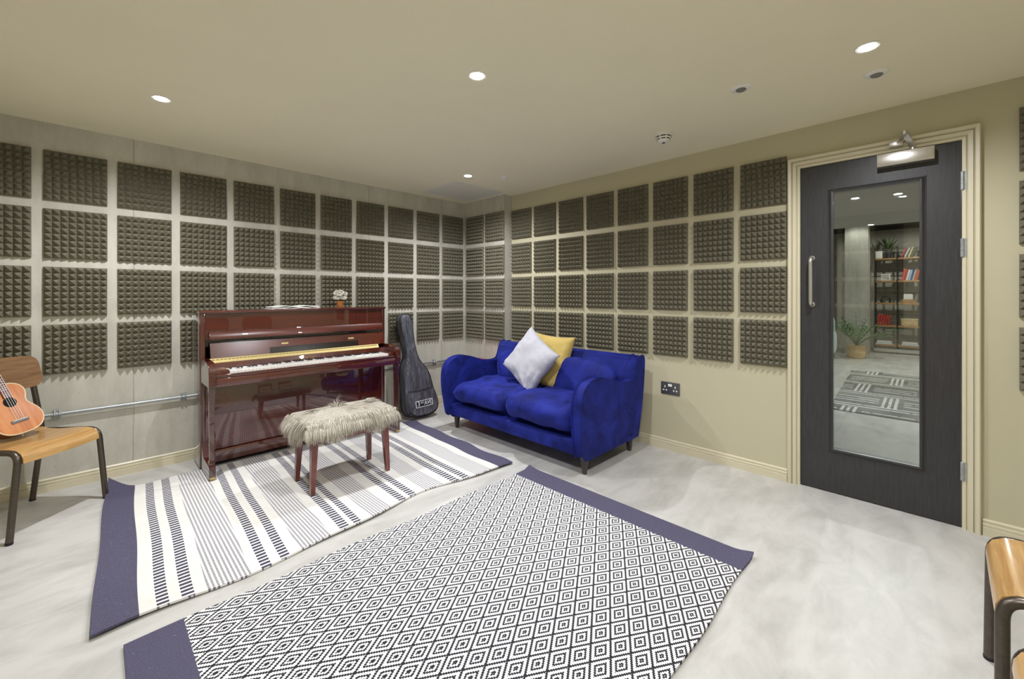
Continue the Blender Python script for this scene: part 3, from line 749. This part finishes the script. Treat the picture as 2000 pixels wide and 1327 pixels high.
def strand(p, d, L, w, g=1.0):
    p = Vector(p); d = Vector(d).normalized(); s = d.cross(Vector((rnd.uniform(-.3, .3), rnd.uniform(-.3, .3), 1))).normalized()
    prev = None; n = 4
    for i in range(n+1):
        t = i/n; ww = w*(1-t*.85)/2
        a = bm.verts.new(p+s*ww); b = bm.verts.new(p-s*ww)
        if prev: bm.faces.new((prev[0], prev[1], b, a))
        prev = (a, b); d = (d+Vector((0, 0, -.42*g))).normalized(); p = p+d*L/n
        if p.z < .455 and abs(p.x) < .28 and abs(p.y) < .155: p.z = .455
flow = lambda x, y, k: noise.noise(Vector((x*6+k*7, y*6, k)))
for i in range(24000):
    x = rnd.uniform(-.30, .30); y = rnd.uniform(-.175, .175)
    ex, ey = x/.30, y/.175; m = max(abs(ex), abs(ey))
    z = .446-.05*max(0, m-.8)**1*2.2
    d = Vector((ex*.7+flow(x, y, 0)*.7, ey*.7-.45+flow(x, y, 1)*.7, .30-.2*m+rnd.uniform(-.1, .15)))
    strand((x, y, z), d, rnd.uniform(.060, .098), rnd.uniform(.0036, .0062), .8+m*.4)
for i in range(11000):
    t = rnd.uniform(0, 2*(1.2+.70)); z = rnd.uniform(.385, .448)
    per = [(-.6, -.35, 1, 0, 1.2/2*1.0)]
    u = rnd.random()
    if u < .32: x, y, nx, ny = rnd.uniform(-.30, .30), -.175, 0, -1
    elif u < .6: x, y, nx, ny = rnd.uniform(-.30, .30), .175, 0, 1
    elif u < .8: x, y, nx, ny = -.30, rnd.uniform(-.175, .175), -1, 0
    else: x, y, nx, ny = .30, rnd.uniform(-.175, .175), 1, 0
    c = .9+.5*noise.noise(Vector((x*9, y*9, 4)))
    d = Vector((nx+flow(x, y, 2)*.9+rnd.uniform(-.25, .25), ny+flow(x, y, 3)*.9+rnd.uniform(-.25, .25), rnd.uniform(-.7, .1)))
    strand((x, y, z), d, rnd.uniform(.06, .105)*c, rnd.uniform(.003, .005), 1.5)
o = fin('fur_cover', bm, 'fur', bench, recalc=False); tag(o, 'shaggy taupe fur throw', kind=None)

# ------------------------------------------------------------ guitar bag
pts = [(-.185, .935), (-.186, 1.00), (-.170, 1.035), (-.126, 1.052), (-.075, 1.040), (-.055, 1.00), (-.049, .947), (-.052, .821), (-.045, .705), (-.021, .590), (.022, .524), (.075, .460), (.100, .400), (.112, .340), (.124, .268), (.152, .190), (.168, .130), (.163, .069), (.135, .030), (.080, .006), (-.02, 0), (-.12, .004), (-.19, .035), (-.218, .095), (-.224, .17), (-.212, .275), (-.206, .36), (-.212, .43), (-.205, .50), (-.178, .557), (-.156, .60), (-.152, .66), (-.156, .715), (-.165, .80), (-.178, .88)]
lean = math.atan2(.18, 1.03)
bag = empty('guitar_gig_bag', (-.80, -.285, .012), rot=(-lean, 0, 0)); tag(bag, 'charcoal nylon guitar gig bag standing between piano and sofa', 'guitar bag')
def chaikin(p, n=2):
    for _ in range(n):
        q = []
        for i in range(len(p)):
            a, b = p[i], p[(i+1) % len(p)]; q += [(a[0]*.75+b[0]*.25, a[1]*.75+b[1]*.25), (a[0]*.25+b[0]*.75, a[1]*.25+b[1]*.75)]
        p = q
    return p
out = chaikin(pts, 1)
cx_ = lambda z: -.03-.09*min(1, z/.55)
def shrink(p, k):
    return [((x-cx_(z))*k+cx_(z), (z-.45)*(1-(1-k)*.35)+.45) for x, z in p]
def bag_shell(name, mat, d0, d1, infl, k0):
    bm = bmesh.new(); levels = []
    for k, y in ((k0, d0), (1, d0-.006), (1, d1+.008), (k0, d1)):
        levels.append([bm.verts.new((x, y, z)) for x, z in shrink(out, k)])
    for kk, yy in ((.85, d1-infl*.55), (.6, d1-infl*.9), (.3, d1-infl)):
        levels.append([bm.verts.new((x, yy-.004*noise.noise(Vector((x*18, z*4, 0))), z)) for x, z in shrink(out, kk)])
    n = len(out)
    for a, b in zip(levels, levels[1:]):
        for i in range(n): bm.faces.new((a[i], a[(i+1) % n], b[(i+1) % n], b[i]))
    bm.faces.new(levels[0]); bm.faces.new(levels[-1][::-1]); return fin(name, bm, mat, bag, 'all')
bag_shell('bag_body', 'nylon', 0, -.085, .022, .975)
bm = bmesh.new()
tube(bm, [(x, -.084, z) for x, z in out]+[(out[0][0], -.084, out[0][1])], .0048, 8, cap=False); tube(bm, [(x, -.004, z) for x, z in out]+[(out[0][0], -.004, out[0][1])], .0045, 8, cap=False)
fin('piping', bm, 'blacknyl', bag, True)
# front pocket
pk = [(x, z) for x, z in shrink(out, .93) if z < .27]
pk.sort(key=lambda p: math.atan2(p[1]-.13, p[0]+.03)); bm = bmesh.new()
A = [bm.verts.new((x, -.090, z)) for x, z in pk]; Bv = [bm.verts.new(((x+.03)*.93-.03, -.122, (z-.13)*.93+.13)) for x, z in pk]; n = len(pk)
for i in range(n): bm.faces.new((A[i], A[(i+1) % n], Bv[(i+1) % n], Bv[i]))
bm.faces.new(A[::-1]); bm.faces.new(Bv); pocket = fin('front_pocket', bm, 'nylon', bag, True)
bm = bmesh.new(); tube(bm, [(-.19, -.117, .268), (-.10, -.124, .262), (0, -.124, .266), (.09, -.117, .274)], .0035, 8); fin('pocket_zip', bm, 'blacknyl', bag, True)
tilt = .03; lc = Vector((-.022, -.1225, .130))
def on_bag(u, v, d=0): return lc+Vector((u*math.cos(tilt)-v*math.sin(tilt), -d, u*math.sin(tilt)+v*math.cos(tilt)))
def plate(name, w, h, d, mat, par):
    bm = bmesh.new(); q = [on_bag(a*w/2, b*h/2, e) for e in (d-.0012, d) for a, b in ((-1, -1), (1, -1), (1, 1), (-1, 1))]
    v = [bm.verts.new(p) for p in q]
    for f in ((0, 1, 2, 3), (7, 6, 5, 4), (0, 4, 5, 1), (1, 5, 6, 2), (2, 6, 7, 3), (3, 7, 4, 0)): bm.faces.new([v[i] for i in f])
    return fin(name, bm, mat, par)
pt = plate('logo_patch', .198, .066, .0014, 'patchw', bag)
plate('patch_field', .184, .054, .0022, 'patchb', pt)
def bagM(u, v, d): c = on_bag(u, v, d); return Matrix(((math.cos(tilt), -math.sin(tilt), 0, c.x), (0, 0, -1, c.y), (math.sin(tilt), math.cos(tilt), 0, c.z), (0, 0, 0, 1)))
text_mesh('patch_lettering', '3', .064, 'patchw', pt, bagM(-.066, 0, .0026), .0003)
text_mesh('patch_lettering', 'RD', .027, 'patchw', pt, bagM(-.024, .009, .0026), .0003)
text_mesh('patch_lettering', 'AVE', .056, 'patchw', pt, bagM(.042, 0, .0026), .0003, .86)
bm = bmesh.new(); tube(bm, [(-.150, -.088, .66), (-.205, -.075, .60), (-.245, -.06, .40), (-.235, -.05, .16)], .008, 8, flat=.4); fin('shoulder_strap', bm, 'blacknyl', bag, True)

# ------------------------------------------------------------ sofa
SYL, SYR = -.775, -2.345
sofa = empty('sofa', (-.43, (SYL+SYR)/2, 0)); tag(sofa, 'royal blue velvet two-seat sofa against the cream wall', 'sofa')
def ps(o): o.parent = sofa; o.location = -sofa.location; return o
armp = [(-.11, .135), (-.55, .135), (-.80, .135), (-.825, .138), (-.842, .16), (-.862, .28), (-.880, .40), (-.882, .50), (-.866, .58), (-.825, .632), (-.765, .657), (-.68, .664), (-.59, .645), (-.48, .605), (-.37, .578), (-.26, .572), (-.19, .585), (-.16, .64), (-.14, .70), (-.115, .755), (-.06, .762), (-.03, .735), (-.045, .45), (-.095, .16), (-.10, .135)]
ap = chaikin(armp, 2)
for y0, y1, s in ((SYL-.082, SYL, 1), (SYR, SYR+.082, -1)):
    bm = bmesh.new()
    n = len(ap); levels = []
    for q in range(9):
        t = q/8; y = y0+(y1-y0)*t; b = math.sqrt(max(0, 1-(2*t-1)**2)); b = min(1, b*1.9)
        k = -.016*(1-b)
        ring = []
        for i in range(n):
            a, c = ap[i-1], ap[(i+1) % n]; tx, tz = c[0]-a[0], c[1]-a[1]; l = math.hypot(tx, tz) or 1
            nx, nz_ = tz/l, -tx/l
            ring.append(bm.verts.new((ap[i][0]-nx*k*-1, y+.012*s*(ap[i][1]-.3)/.35, ap[i][1]-nz_*k*-1)))
        levels.append(ring)
    for a, b in zip(levels, levels[1:]):
        for i in range(n): bm.faces.new((a[i], a[(i+1) % n], b[(i+1) % n], b[i]))
    bm.faces.new(levels[0]); bm.faces.new(levels[-1][::-1])
    ps(fin('arm', bm, 'velvet', smooth=True))
bm = bmesh.new(); prism(bm, [(-.10, .135), (-.24, .135), (-.235, .45), (-.155, .74), (-.12, .765), (-.05, .765), (-.02, .745), (-.045, .45)], 'y', SYR+.004, SYL-.004)
bmesh.ops.bevel(bm, geom=bm.edges[:], offset=.010, segments=3, affect='EDGES'); ps(fin('backrest', bm, 'velvet', smooth='all'))
bm = bmesh.new(); box(bm, -.832, -.15, SYR+.05, SYL-.05, .137, .245, .016, 3); box(bm, -.74, -.15, SYR+.05, SYL-.05, .20, .292, .010, 2); ps(fin('seat_base', bm, 'velvet', smooth=True))
for k, (ya, yb_) in enumerate(((-.862, -1.566), (-1.554, -2.258))):
    bm = bmesh.new(); superbox(bm, (-.560, (ya+yb_)/2, .372), (.665, abs(ya-yb_), .180), 5, 22, .016, 7, k+1, ez=2.4)
    for v in bm.verts:
        if v.co.z > .36: v.co.z += .006*noise.noise(Vector((v.co.x*12, v.co.y*34, k*5)))+.014*noise.noise(v.co*6)
    ps(fin('seat_cushion', bm, 'velvet', smooth='all'))
for k, (ya, yb_) in enumerate(((-.90, -1.52), (-1.60, -2.24))):
    bm = bmesh.new(); mt = Matrix.Translation((-.265, (ya+yb_)/2, .545)) @ Matrix.Rotation(R(16), 4, 'Y')
    superbox(bm, (0, 0, 0), (.15, abs(ya-yb_), .34), 3.2, 18, .02, 6, k+4, M4=mt); ps(fin('back_cushion', bm, 'velvet', smooth='all'))
for x, y in ((-.752, -.83), (-.752, -2.28), (-.13, -.83), (-.13, -2.28)):
    bm = bmesh.new(); lathe(bm, [(.014, 0), (.017, .004), (.027, .09), (.040, .15)], (x, y, 0), 16); ps(fin('leg', bm, 'legwood', smooth=True))
def frame_M(c, xdir, zdir):
    x = Vector(xdir).normalized(); z = Vector(zdir); z = (z-x*z.dot(x)).normalized(); y = z.cross(x)
    return Matrix(((x.x, y.x, z.x, c[0]), (x.y, y.y, z.y, c[1]), (x.z, y.z, z.z, c[2]), (0, 0, 0, 1)))
# mustard cushion then silver cushion
bm = bmesh.new(); pillow(bm, .50, .50, .13, 32, 3, .013, frame_M((-.262, -1.530, .655), (0.02, -1, -.05), (.30, .10, 1)))
o = fin('mustard_cushion', bm, 'mustard', smooth='all'); tag(o, 'mustard yellow cushion standing behind the silver one on the sofa', 'cushion')
bm = bmesh.new(); c0 = Vector((-.44, -1.478, .672)); Xd = Vector((.12, -1, .22)); Zd = Vector((.36, .22, 1))
Xd.normalize(); Zd = (Zd-Xd*Zd.dot(Xd)).normalized()
a45 = (Xd+Zd)/math.sqrt(2); b45 = (Zd-Xd)/math.sqrt(2)
pillow(bm, .455, .455, .14, 34, 8, .014, frame_M(c0, a45, b45))
o = fin('silver_cushion', bm, 'silver', smooth='all'); tag(o, 'silver grey cushion balanced on its corner on the sofa', 'cushion')
for y, z, x in ((-1.40, .475, -.50), (-1.56, .47, -.56)):
    pass
t = empty('red_box', (-.13, -.48, 0)); tag(t, 'red box tucked behind the left arm of the sofa', 'box')
bx('body', -.10, .08, -.17, .17, .0, .50, 'redwood', t, bev=.006); bx('lid', -.105, .085, -.175, .175, .50, .53, 'redwood', t, bev=.006)

# ------------------------------------------------------------ stacking chairs
def make_chair():
    t = empty('school_chair')
    W = .205; sh = .45     # facing -y locally; right side +x
    for s in (-1, 1):
        bm = bmesh.new()
        tube(bm, arc([(s*(W-.02), .13, sh-.014), (s*(W-.004), -.222, sh-.006), (s*.2425, -.225, .004)], .06, 8), .0145, 14); fin('front_leg', bm, 'gunmetal', t, True)
        bm = bmesh.new()
        tube(bm, arc([(s*.198, .19, .004), (s*.196, .125, sh-.01), (s*.188, .206, .86)], .06, 8), .0140, 14); fin('rear_leg', bm, 'gunmetal', t, True)
        for q in ((s*.2425, -.225), (s*.198, .19)):
            bm = bmesh.new(); lathe(bm, [(.0148, 0), (.0155, .010), (.0148, .014)], (q[0], q[1], 0), 12); fin('rubber_foot', bm, 'blacknyl', t, True)
    bm = bmesh.new(); tube(bm, [(-W+.02, .09, sh-.020), (W-.02, .09, sh-.020)], .009, 10); fin('cross_bar', bm, 'gunmetal', t, True)
    # seat: ply sheet with a waterfall front
    prof = [(.165, sh+.012), (.14, sh+.006), (.08, sh-.002), (0, sh-.004), (-.10, sh+.002), (-.155, sh+.004), (-.195, sh-.001), (-.222, sh-.018), (-.234, sh-.042), (-.236, sh-.066)]
    bm = bmesh.new(); nx = 12; top = []; bot = []
    for i in range(nx+1):
        u = -1+2*i/nx; rt = []; rb = []
        for j, (y, z) in enumerate(prof):
            w = W-.014 if j > 0 else W-.04
            x = u*w; zz = z-.006*(1-u*u)
            if j == 0: y2 = y-.02*abs(u)**3
            else: y2 = y
            a, b = prof[max(j-1, 0)], prof[min(j+1, len(prof)-1)]; ty, tz = b[0]-a[0], b[1]-a[1]; l = math.hypot(ty, tz)
            ny, nz_ = -tz/l, ty/l
            if nz_ < 0 or (abs(nz_) < .05 and ny > 0): ny, nz_ = -ny, -nz_
            rt.append(bm.verts.new((x, y2, zz+.003))); rb.append(bm.verts.new((x, y2-ny*.009*(1 if ny < .2 else 0)-0, zz+.003-max(nz_, .15)*.010)))
        top.append(rt); bot.append(rb)
    for i in range(nx):
        for j in range(len(prof)-1):
            bm.faces.new((top[i][j], top[i][j+1], top[i+1][j+1], top[i+1][j])); bm.faces.new((bot[i][j], bot[i+1][j], bot[i+1][j+1], bot[i][j+1]))
        for j in (0, len(prof)-1): bm.faces.new((top[i][j], top[i+1][j], bot[i+1][j], bot[i][j]))
    for j in range(len(prof)-1):
        for i in (0, nx): bm.faces.new((top[i][j], top[i][j+1], bot[i][j+1], bot[i][j]))
    fin('seat', bm, 'ply', t, True)
    # backrest: curved rounded-rectangle panel
    bm = bmesh.new(); nx, nz_ = 20, 10; F = []; Bk = []
    for i in range(nx+1):
        u = -1+2*i/nx; cf = []; cb = []
        for j in range(nz_+1):
            v = -1+2*j/nz_
            k = (abs(u)**7+abs(v)**5)**(1/6) if (u or v) else 0
            m = max(abs(u), abs(v)); f = m/k if k > 1e-6 and k > m else 1
            uu, vv = u*f, v*f
            x = uu*.218*(1-.05*vv); z = .795+vv*.097; y = .186+(z-.80)*.12-.020*(uu*uu)
            cf.append(bm.verts.new((x, y-.004, z))); cb.append(bm.verts.new((x, y+.006, z)))
        F.append(cf); Bk.append(cb)
    for i in range(nx):
        for j in range(nz_):
            bm.faces.new((F[i][j], F[i+1][j], F[i+1][j+1], F[i][j+1])); bm.faces.new((Bk[i][j], Bk[i][j+1], Bk[i+1][j+1], Bk[i+1][j]))
        for j in (0, nz_): bm.faces.new((F[i][j], F[i+1][j], Bk[i+1][j], Bk[i][j]))
    for j in range(nz_):
        for i in (0, nx): bm.faces.new((F[i][j], F[i][j+1], Bk[i][j+1], Bk[i][j]))
    fin('backrest', bm, 'plyback', t, True)
    return t
ch = make_chair(); ch.location = (-3.457, -.3826, 0); ch.rotation_euler = (0, 0, R(43.3))
tag(ch, 'wooden stacking chair with steel legs holding the ukulele, far left', 'chair', 'steel and ply stacking chairs')
c2 = copy_tree(ch); c2.location = (-1.2475, -4.352, 0); c2.rotation_euler = (0, 0, PI-.025)
tag(c2, 'steel-framed wooden stacking chair cut by the right edge, nearer the door', 'chair')
c3 = copy_tree(ch); c3.location = (-1.868, -4.352, 0); c3.rotation_euler = (0, 0, PI-.02)
tag(c3, 'steel-framed wooden stacking chair barely showing in the bottom right corner', 'chair')

# ------------------------------------------------------------ ukulele
A_ = Vector((-.32, .25, .85)).normalized(); N_ = Vector((.60, -.80, 0)); N_.z = -(A_.x*N_.x+A_.y*N_.y)/A_.z; N_.normalize(); X_ = A_.cross(N_)
uke = empty('ukulele', (0, 0, 0)); uke.matrix_world = Matrix(((X_.x, A_.x, N_.x, -3.450), (X_.y, A_.y, N_.y, -.362), (X_.z, A_.z, N_.z, .480), (0, 0, 0, 1)))
tag(uke, 'honey-coloured four-string ukulele leaning back on the wooden chair', 'ukulele')
half = [(0, 0), (.035, .001), (.070, .012), (.094, .037), (.106, .072), (.103, .105), (.088, .135), (.071, .158), (.066, .175), (.070, .195), (.080, .218), (.082, .245), (.070, .272), (.045, .288), (.02, .291), (0, .291)]
half = [(x*1.05, y*1.02) for x, y in half]
full = half+[(-x, y) for x, y in half[-2:0:-1]]; full = chaikin(full, 2)
bm = bmesh.new(); prism(bm, full, 'z', -.062, -.002); fin('body_sides', bm, 'ukeside', uke, True)
bm = bmesh.new(); prism(bm, [(x*.985, (y-.14)*.985+.14) for x, y in full], 'z', -.003, .0015); fin('soundboard', bm, 'uketop', uke)
bm = bmesh.new(); tube(bm, [(x, y, -.001) for x, y in full]+[(full[0][0], full[0][1], -.001)], .0036, 8, cap=False); fin('binding', bm, 'cream', uke, True)
bm = bmesh.new(); lathe(bm, [(.029, .0016), (.029, .0022), (.001, .0022)], (0, .188, 0), 32); fin('sound_hole', bm, 'black', uke)
bm = bmesh.new(); box(bm, -.038, .038, .064, .080, .0015, .008, .002); fin('bridge', bm, 'grey', uke, True)
bm = bmesh.new(); box(bm, -.030, .030, .076, .079, .008, .012); fin('saddle', bm, 'white', uke)
bm = bmesh.new(); prism(bm, [(-.019, .215), (.019, .215), (.017, .50), (-.017, .50)], 'z', .0016, .008); box(bm, -.017, .017, .288, .50, -.018, .0016, .004); fin('neck', bm, 'ukeside', uke, True)
bm = bmesh.new(); prism(bm, [(-.017, .50), (.017, .50), (.027, .53), (.029, .60), (0, .612), (-.029, .60), (-.027, .53)], 'z', -.014, -.002); fin('headstock', bm, 'ukeside', uke)
bm = bmesh.new()
for i in range(13): yy = .50-.40*(1-.5**((i+1)/10)); box(bm, -.0175, .0175, yy-.0007, yy+.0007, .008, .0092)
fin('frets', bm, 'chrome', uke)
for k in range(4):
    bm = bmesh.new(); x = -.0165+k*.011; tube(bm, [(x, .078, .0125), (x*.82, .50, .0105)], .0008, 6); fin('string', bm, 'white', uke)
for sx in (-1, 1):
    for yy in (.545, .585):
        bm = bmesh.new(); lathe(bm, [(.004, .028), (.004, .038), (.008, .040), (.009, .052), (.004, .056)], (0, 0, 0), 12, axis='x')
        for v in bm.verts: v.co = Vector((v.co.x*sx, v.co.y+yy, v.co.z-.008))
        fin('tuning_peg', bm, 'white', uke, True)
bm = bmesh.new(); lathe(bm, [(.005, .002), (.003, -.004), (.005, -.010), (.002, -.012)], (0, 0, -.03), 12, axis='y'); fin('strap_pin', bm, 'white', uke, True)

# ------------------------------------------------------------ the room beyond the glazed door
bm = bmesh.new(); box(bm, SX+.14, 5.6, -7.2, -1.2, ZC, ZC+.15); struct(fin('ceiling', bm, 'ceil2'))
bm = bmesh.new(); box(bm, 5.6, 9.8, -7.2, -1.2, 2.78, 2.9); box(bm, 5.6, 5.64, -7.2, -1.2, ZC+.15, 2.78); struct(fin('ceiling', bm, 'dark'))
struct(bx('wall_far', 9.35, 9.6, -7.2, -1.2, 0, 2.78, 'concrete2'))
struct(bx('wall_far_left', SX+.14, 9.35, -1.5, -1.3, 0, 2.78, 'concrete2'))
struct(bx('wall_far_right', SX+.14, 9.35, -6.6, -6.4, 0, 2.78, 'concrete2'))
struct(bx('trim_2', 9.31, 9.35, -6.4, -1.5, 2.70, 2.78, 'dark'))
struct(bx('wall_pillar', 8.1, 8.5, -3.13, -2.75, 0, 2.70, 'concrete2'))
t = empty('bookcase', (8.95, -3.545, 0)); tag(t, 'black metal bookcase with oak shelves seen through the door glass', 'bookcase')
posts = (-3.185, -3.545, -3.905)
for y in posts:
    for x in (8.78, 9.12): bx('post', x-8.95-.012, x-8.95+.012, y+3.545-.012, y+3.545+.012, 0, 2.27, 'blackmetal', t)
SZ = (2.035, 1.555, 1.08, .60, .19)
for z in SZ: bx('shelf', -.18, .18, -.37, .37, z-.035, z, 'shelfoak', t, bev=.003)
for z in (2.24, 1.77, 1.29, .82): bx('rail', .162, .178, -.36, .36, z-.006, z+.006, 'blackmetal', t)
bx('base_rail', -.185, -.165, -.37, .37, .03, .10, 'chrome', t)
def book(y, z, h, th, col, tilt, lab, d=.17):
    nm = 'cover_%d_%d_%d' % col
    if nm not in MT: MT[nm] = simple('book_cover', srgb(*col), .5)
    o = empty('book', (8.87, y, z+.002), rot=(tilt, 0, 0)); tag(o, lab, 'book', 'books on the bookcase')
    bm = bmesh.new(); box(bm, -d/2, d/2, -th/2, -th/2+.003, 0, h); box(bm, -d/2, d/2, th/2-.003, th/2, 0, h); box(bm, -d/2-.002, -d/2, -th/2, th/2, 0, h); fin('cover', bm, nm, o)
    bx('pages', -d/2, d/2-.004, -th/2+.003, th/2-.003, .003, h-.003, 'paper', o)
ys = -3.60
for i, (c, h, th, tl, lb) in enumerate((((214, 60, 58), .24, .045, .2, 'tall red book at the left of the second shelf, behind the door glass'), ((176, 36, 40), .23, .022, .2, 'dark red book next to the tall red one, second shelf'), ((230, 226, 226), .22, .03, .2, 'white book left of the pale blue one, second bookcase shelf'), ((168, 196, 226), .22, .03, .2, 'pale blue book in the middle of the second bookcase shelf'), ((38, 74, 140), .23, .026, .2, 'dark blue book right of the pale blue one, second shelf'), ((210, 206, 208), .21, .02, .2, 'slim pale grey book among the blue ones, second shelf'), ((196, 84, 44), .21, .05, .2, 'thick orange book at the right end of the second shelf'))):
    ys -= th/2; book(ys, SZ[1], h, th-.001, c, tl, lb); ys -= th/2+.004
for y, c, tl, lb in ((-3.61, (190, 60, 66), .36, 'pinkish red book leaning on the top shelf behind the door glass'), (-3.66, (206, 200, 200), .36, 'pale book leaning beside the pinkish red one, top shelf'), (-3.72, (206, 206, 150), .30, 'pale yellow-green book leaning on the top shelf'), (-3.765, (74, 82, 40), .36, 'olive green book leaning at the right of the top shelf')):
    book(y, SZ[0], .21, .024, c, tl, lb)
for k in range(5): book(-3.235-k*.042, SZ[3], .24-.008*k, .034, (186-k*5, 34+k*3, 32), .14, 'red-spined book in the row on the fourth shelf, left bay, %s from left' % ORD[k])
# pot plant on the top shelf
t = empty('potted_spiky_plant', (8.90, -3.40, SZ[0])); tag(t, 'spiky green plant in a dark pot on top of the bookcase', 'plant')
bm = bmesh.new(); lathe(bm, [(.05, 0), (.062, .17), (.065, .18), (.056, .18), (.052, .15), (.002, .15)], (0, 0, .001), 20); fin('pot', bm, 'pot', t, True)
bm = bmesh.new(); rnd = random.Random(5)
for k in range(34):
    a = k*2.399; el = .35+.95*((k*7) % 34)/34
    ribbon_leaf(bm, (0, 0, .15), (math.cos(a)*math.cos(el), math.sin(a)*math.cos(el), math.sin(el)), rnd.uniform(.28, .42), .034, .35)
fin('leaves', bm, 'leaf2', t, True)
t = empty('photo_frame', (8.84, -3.36, SZ[1])); tag(t, 'small framed photo print on the second bookcase shelf, left bay', 'photo frame')
bx('frame', -.006, .006, -.075, .075, 0, .145, 'white', t, bev=.002); bx('print', -.0085, -.006, -.062, .062, .014, .131, 'photo', t)
t = empty('white_box', (8.90, -3.25, SZ[0]+.0)); tag(t, 'small white storage box beside the spiky plant on the bookcase', 'box')
bx('body', -.07, .07, -.055, .055, 0, .13, 'white', t, bev=.003); bx('lid', -.074, .074, -.059, .059, .13, .16, 'white', t, bev=.003)
t = empty('headphones', (8.86, -3.36, SZ[2])); tag(t, 'black headphones lying on the third bookcase shelf, left bay', 'headphones')
bm = bmesh.new(); tube(bm, [(.0, .075*math.cos(a), .052+.085*math.sin(a)) for a in [PI*k/14 for k in range(15)]], .009, 8); fin('headband', bm, 'blackmetal', t, True)
for s in (-1, 1):
    bm = bmesh.new(); lathe(bm, [(.03, -.018), (.045, -.012), (.045, .012), (.03, .018)], (0, s*.068, .046), 18, axis='y'); fin('ear_cup', bm, 'blackmetal', t, True)
    bm = bmesh.new(); lathe(bm, [(.028, 0), (.024, .004)], (0, s*.088, .046), 18, axis='y'); fin('ear_pad', bm, 'grey', t, True)
t = empty('wooden_tray', (8.88, -3.71, SZ[2])); tag(t, 'brown wooden tray holding white cards on the third bookcase shelf', 'tray')
bx('base', -.08, .08, -.10, .10, 0, .012, 'shelfoak', t); bx('front', -.08, -.07, -.10, .10, .012, .075, 'shelfoak', t); bx('back', .07, .08, -.10, .10, .012, .075, 'shelfoak', t)
t = empty('white_cards', (8.88, -3.71, SZ[2]+.012)); tag(t, 'fanned white cards standing in the wooden tray on the bookcase', 'cards')
bm = bmesh.new()
for k in range(5): box(bm, -.05+k*.02, -.047+k*.02, -.07+.006*k, .07-.006*k, 0, .16+.008*(k % 3))
fin('cards', bm, 'paper', t)
t = empty('lidded_basket', (8.88, -3.73, SZ[3])); tag(t, 'woven pale basket on the fourth bookcase shelf, right bay', 'basket')
bx('body', -.09, .09, -.13, .13, 0, .13, 'wicker', t, bev=.012); bx('rim', -.094, .094, -.134, .134, .13, .15, 'cream', t, bev=.004)
for y, lb in ((-3.34, 'pile of pale blue magazines on the lowest shelf, left bay'), (-3.74, 'pile of pale blue magazines on the lowest shelf, right bay')):
    t = empty('magazine_pile', (8.87, y, SZ[4])); tag(t, lb, 'magazines', 'magazine piles on the lowest shelf')
    for k in range(4): bx('magazine', -.10, .10, -.13+.006*k, .13-.004*k, k*.016, k*.016+.014, 'paper' if k % 2 else 'silver', t)
# basket plant
t = empty('basket_palm', (7.45, -3.0, 0)); tag(t, 'leafy green plant in a straw basket on the floor beyond the door glass', 'plant')
bm = bmesh.new(); prof = [(.12, 0)]
for k in range(9): z = .02+k*.026; prof += [(.135+.02*math.sin(k/8*PI)-.006, z), (.135+.02*math.sin(k/8*PI)+.004, z+.013)]
prof += [(.13, .26), (.115, .25), (.002, .24)]
lathe(bm, prof, (0, 0, .001), 28); fin('basket', bm, 'wicker', t, True)
bm = bmesh.new(); bs = bmesh.new(); rnd = random.Random(9)
for k in range(26):
    a = k*2.399; el = rnd.uniform(.75, 1.35); d = Vector((math.cos(a)*math.cos(el), math.sin(a)*math.cos(el), math.sin(el))); p = Vector((0, 0, .24)); L = rnd.uniform(.42, .72); pts_ = [p.copy()]
    for q in range(7):
        d = (d-Vector((0, 0, .10))).normalized(); p = p+d*L/7; pts_.append(p.copy())
        if q > 1:
            for s in (-1, 1):
                sd = d.cross(Vector((0, 0, 1))).normalized()*s; ribbon_leaf(bm, p, sd+d*.8+Vector((0, 0, .1)), rnd.uniform(.12, .18), .028, .5, 4)
    tube(bs, pts_, .004, 5)
fin('leaves', bm, 'leaf', t, True); fin('stems', bs, 'leaf2', t, True)
# armchair beyond
t = empty('armchair', (6.15, -2.42, 0)); tag(t, 'pale teal upholstered armchair at the left edge of the door glass', 'armchair')
bm = bmesh.new(); superbox(bm, (0, 0, .28), (.80, .72, .32), 7, 10); fin('seat', bm, 'teal', t, 'all')
bm = bmesh.new(); superbox(bm, (.28, 0, .62), (.24, .74, .64), 4, 10); fin('backrest', bm, 'teal', t, 'all')
for s in (-1, 1):
    bm = bmesh.new(); superbox(bm, (-.04, s*.33, .40), (.74, .16, .42), 4, 10); fin('arm', bm, 'teal', t, 'all')
    for x in (-.3, .3): bx('leg', x-.02, x+.02, s*.28-.02, s*.28+.02, 0, .13, 'legwood', t)
rf = fin('patterned_rug', rugmesh('r', 2.52, 5.7, lambda x: -4.9, lambda x: -3.22+.12*(x-2.52)/3.2, [(5.7, 0)], lambda x, y, t: (x, y, .001), 10, .008), ['rfar'], smooth=True)
tag(rf, 'dark grey rug with pale line pattern on the floor beyond the door', 'rug')
for (x, y), lb in (((3.0, -3.76), 'bright twin-looking ceiling spotlight seen through the top of the door glass'), ((2.94, -3.405), 'dim ceiling spotlight at the left of the door glass'), ((5.45, -3.36), 'small ceiling spotlight beyond the door, above the pillar')):
    downlight(x, y, ZC, lb, 'recessed spotlights beyond the door')
for x, y, z, lb in ((5.2, -4.9, ZC, 'added unseen ceiling spotlight beyond the door, right of the glass'), (7.0, -4.3, 2.78, 'added unseen high ceiling spotlight brightening the bookcase, right of the glass'), (7.85, -2.95, 2.78, 'high ceiling spotlight washing the concrete pillar beyond the door')):  # first two: fittings for the added fill lamps, out of view
    downlight(x, y, z, lb, 'recessed spotlights beyond the door')
bpy.context.view_layer.update()
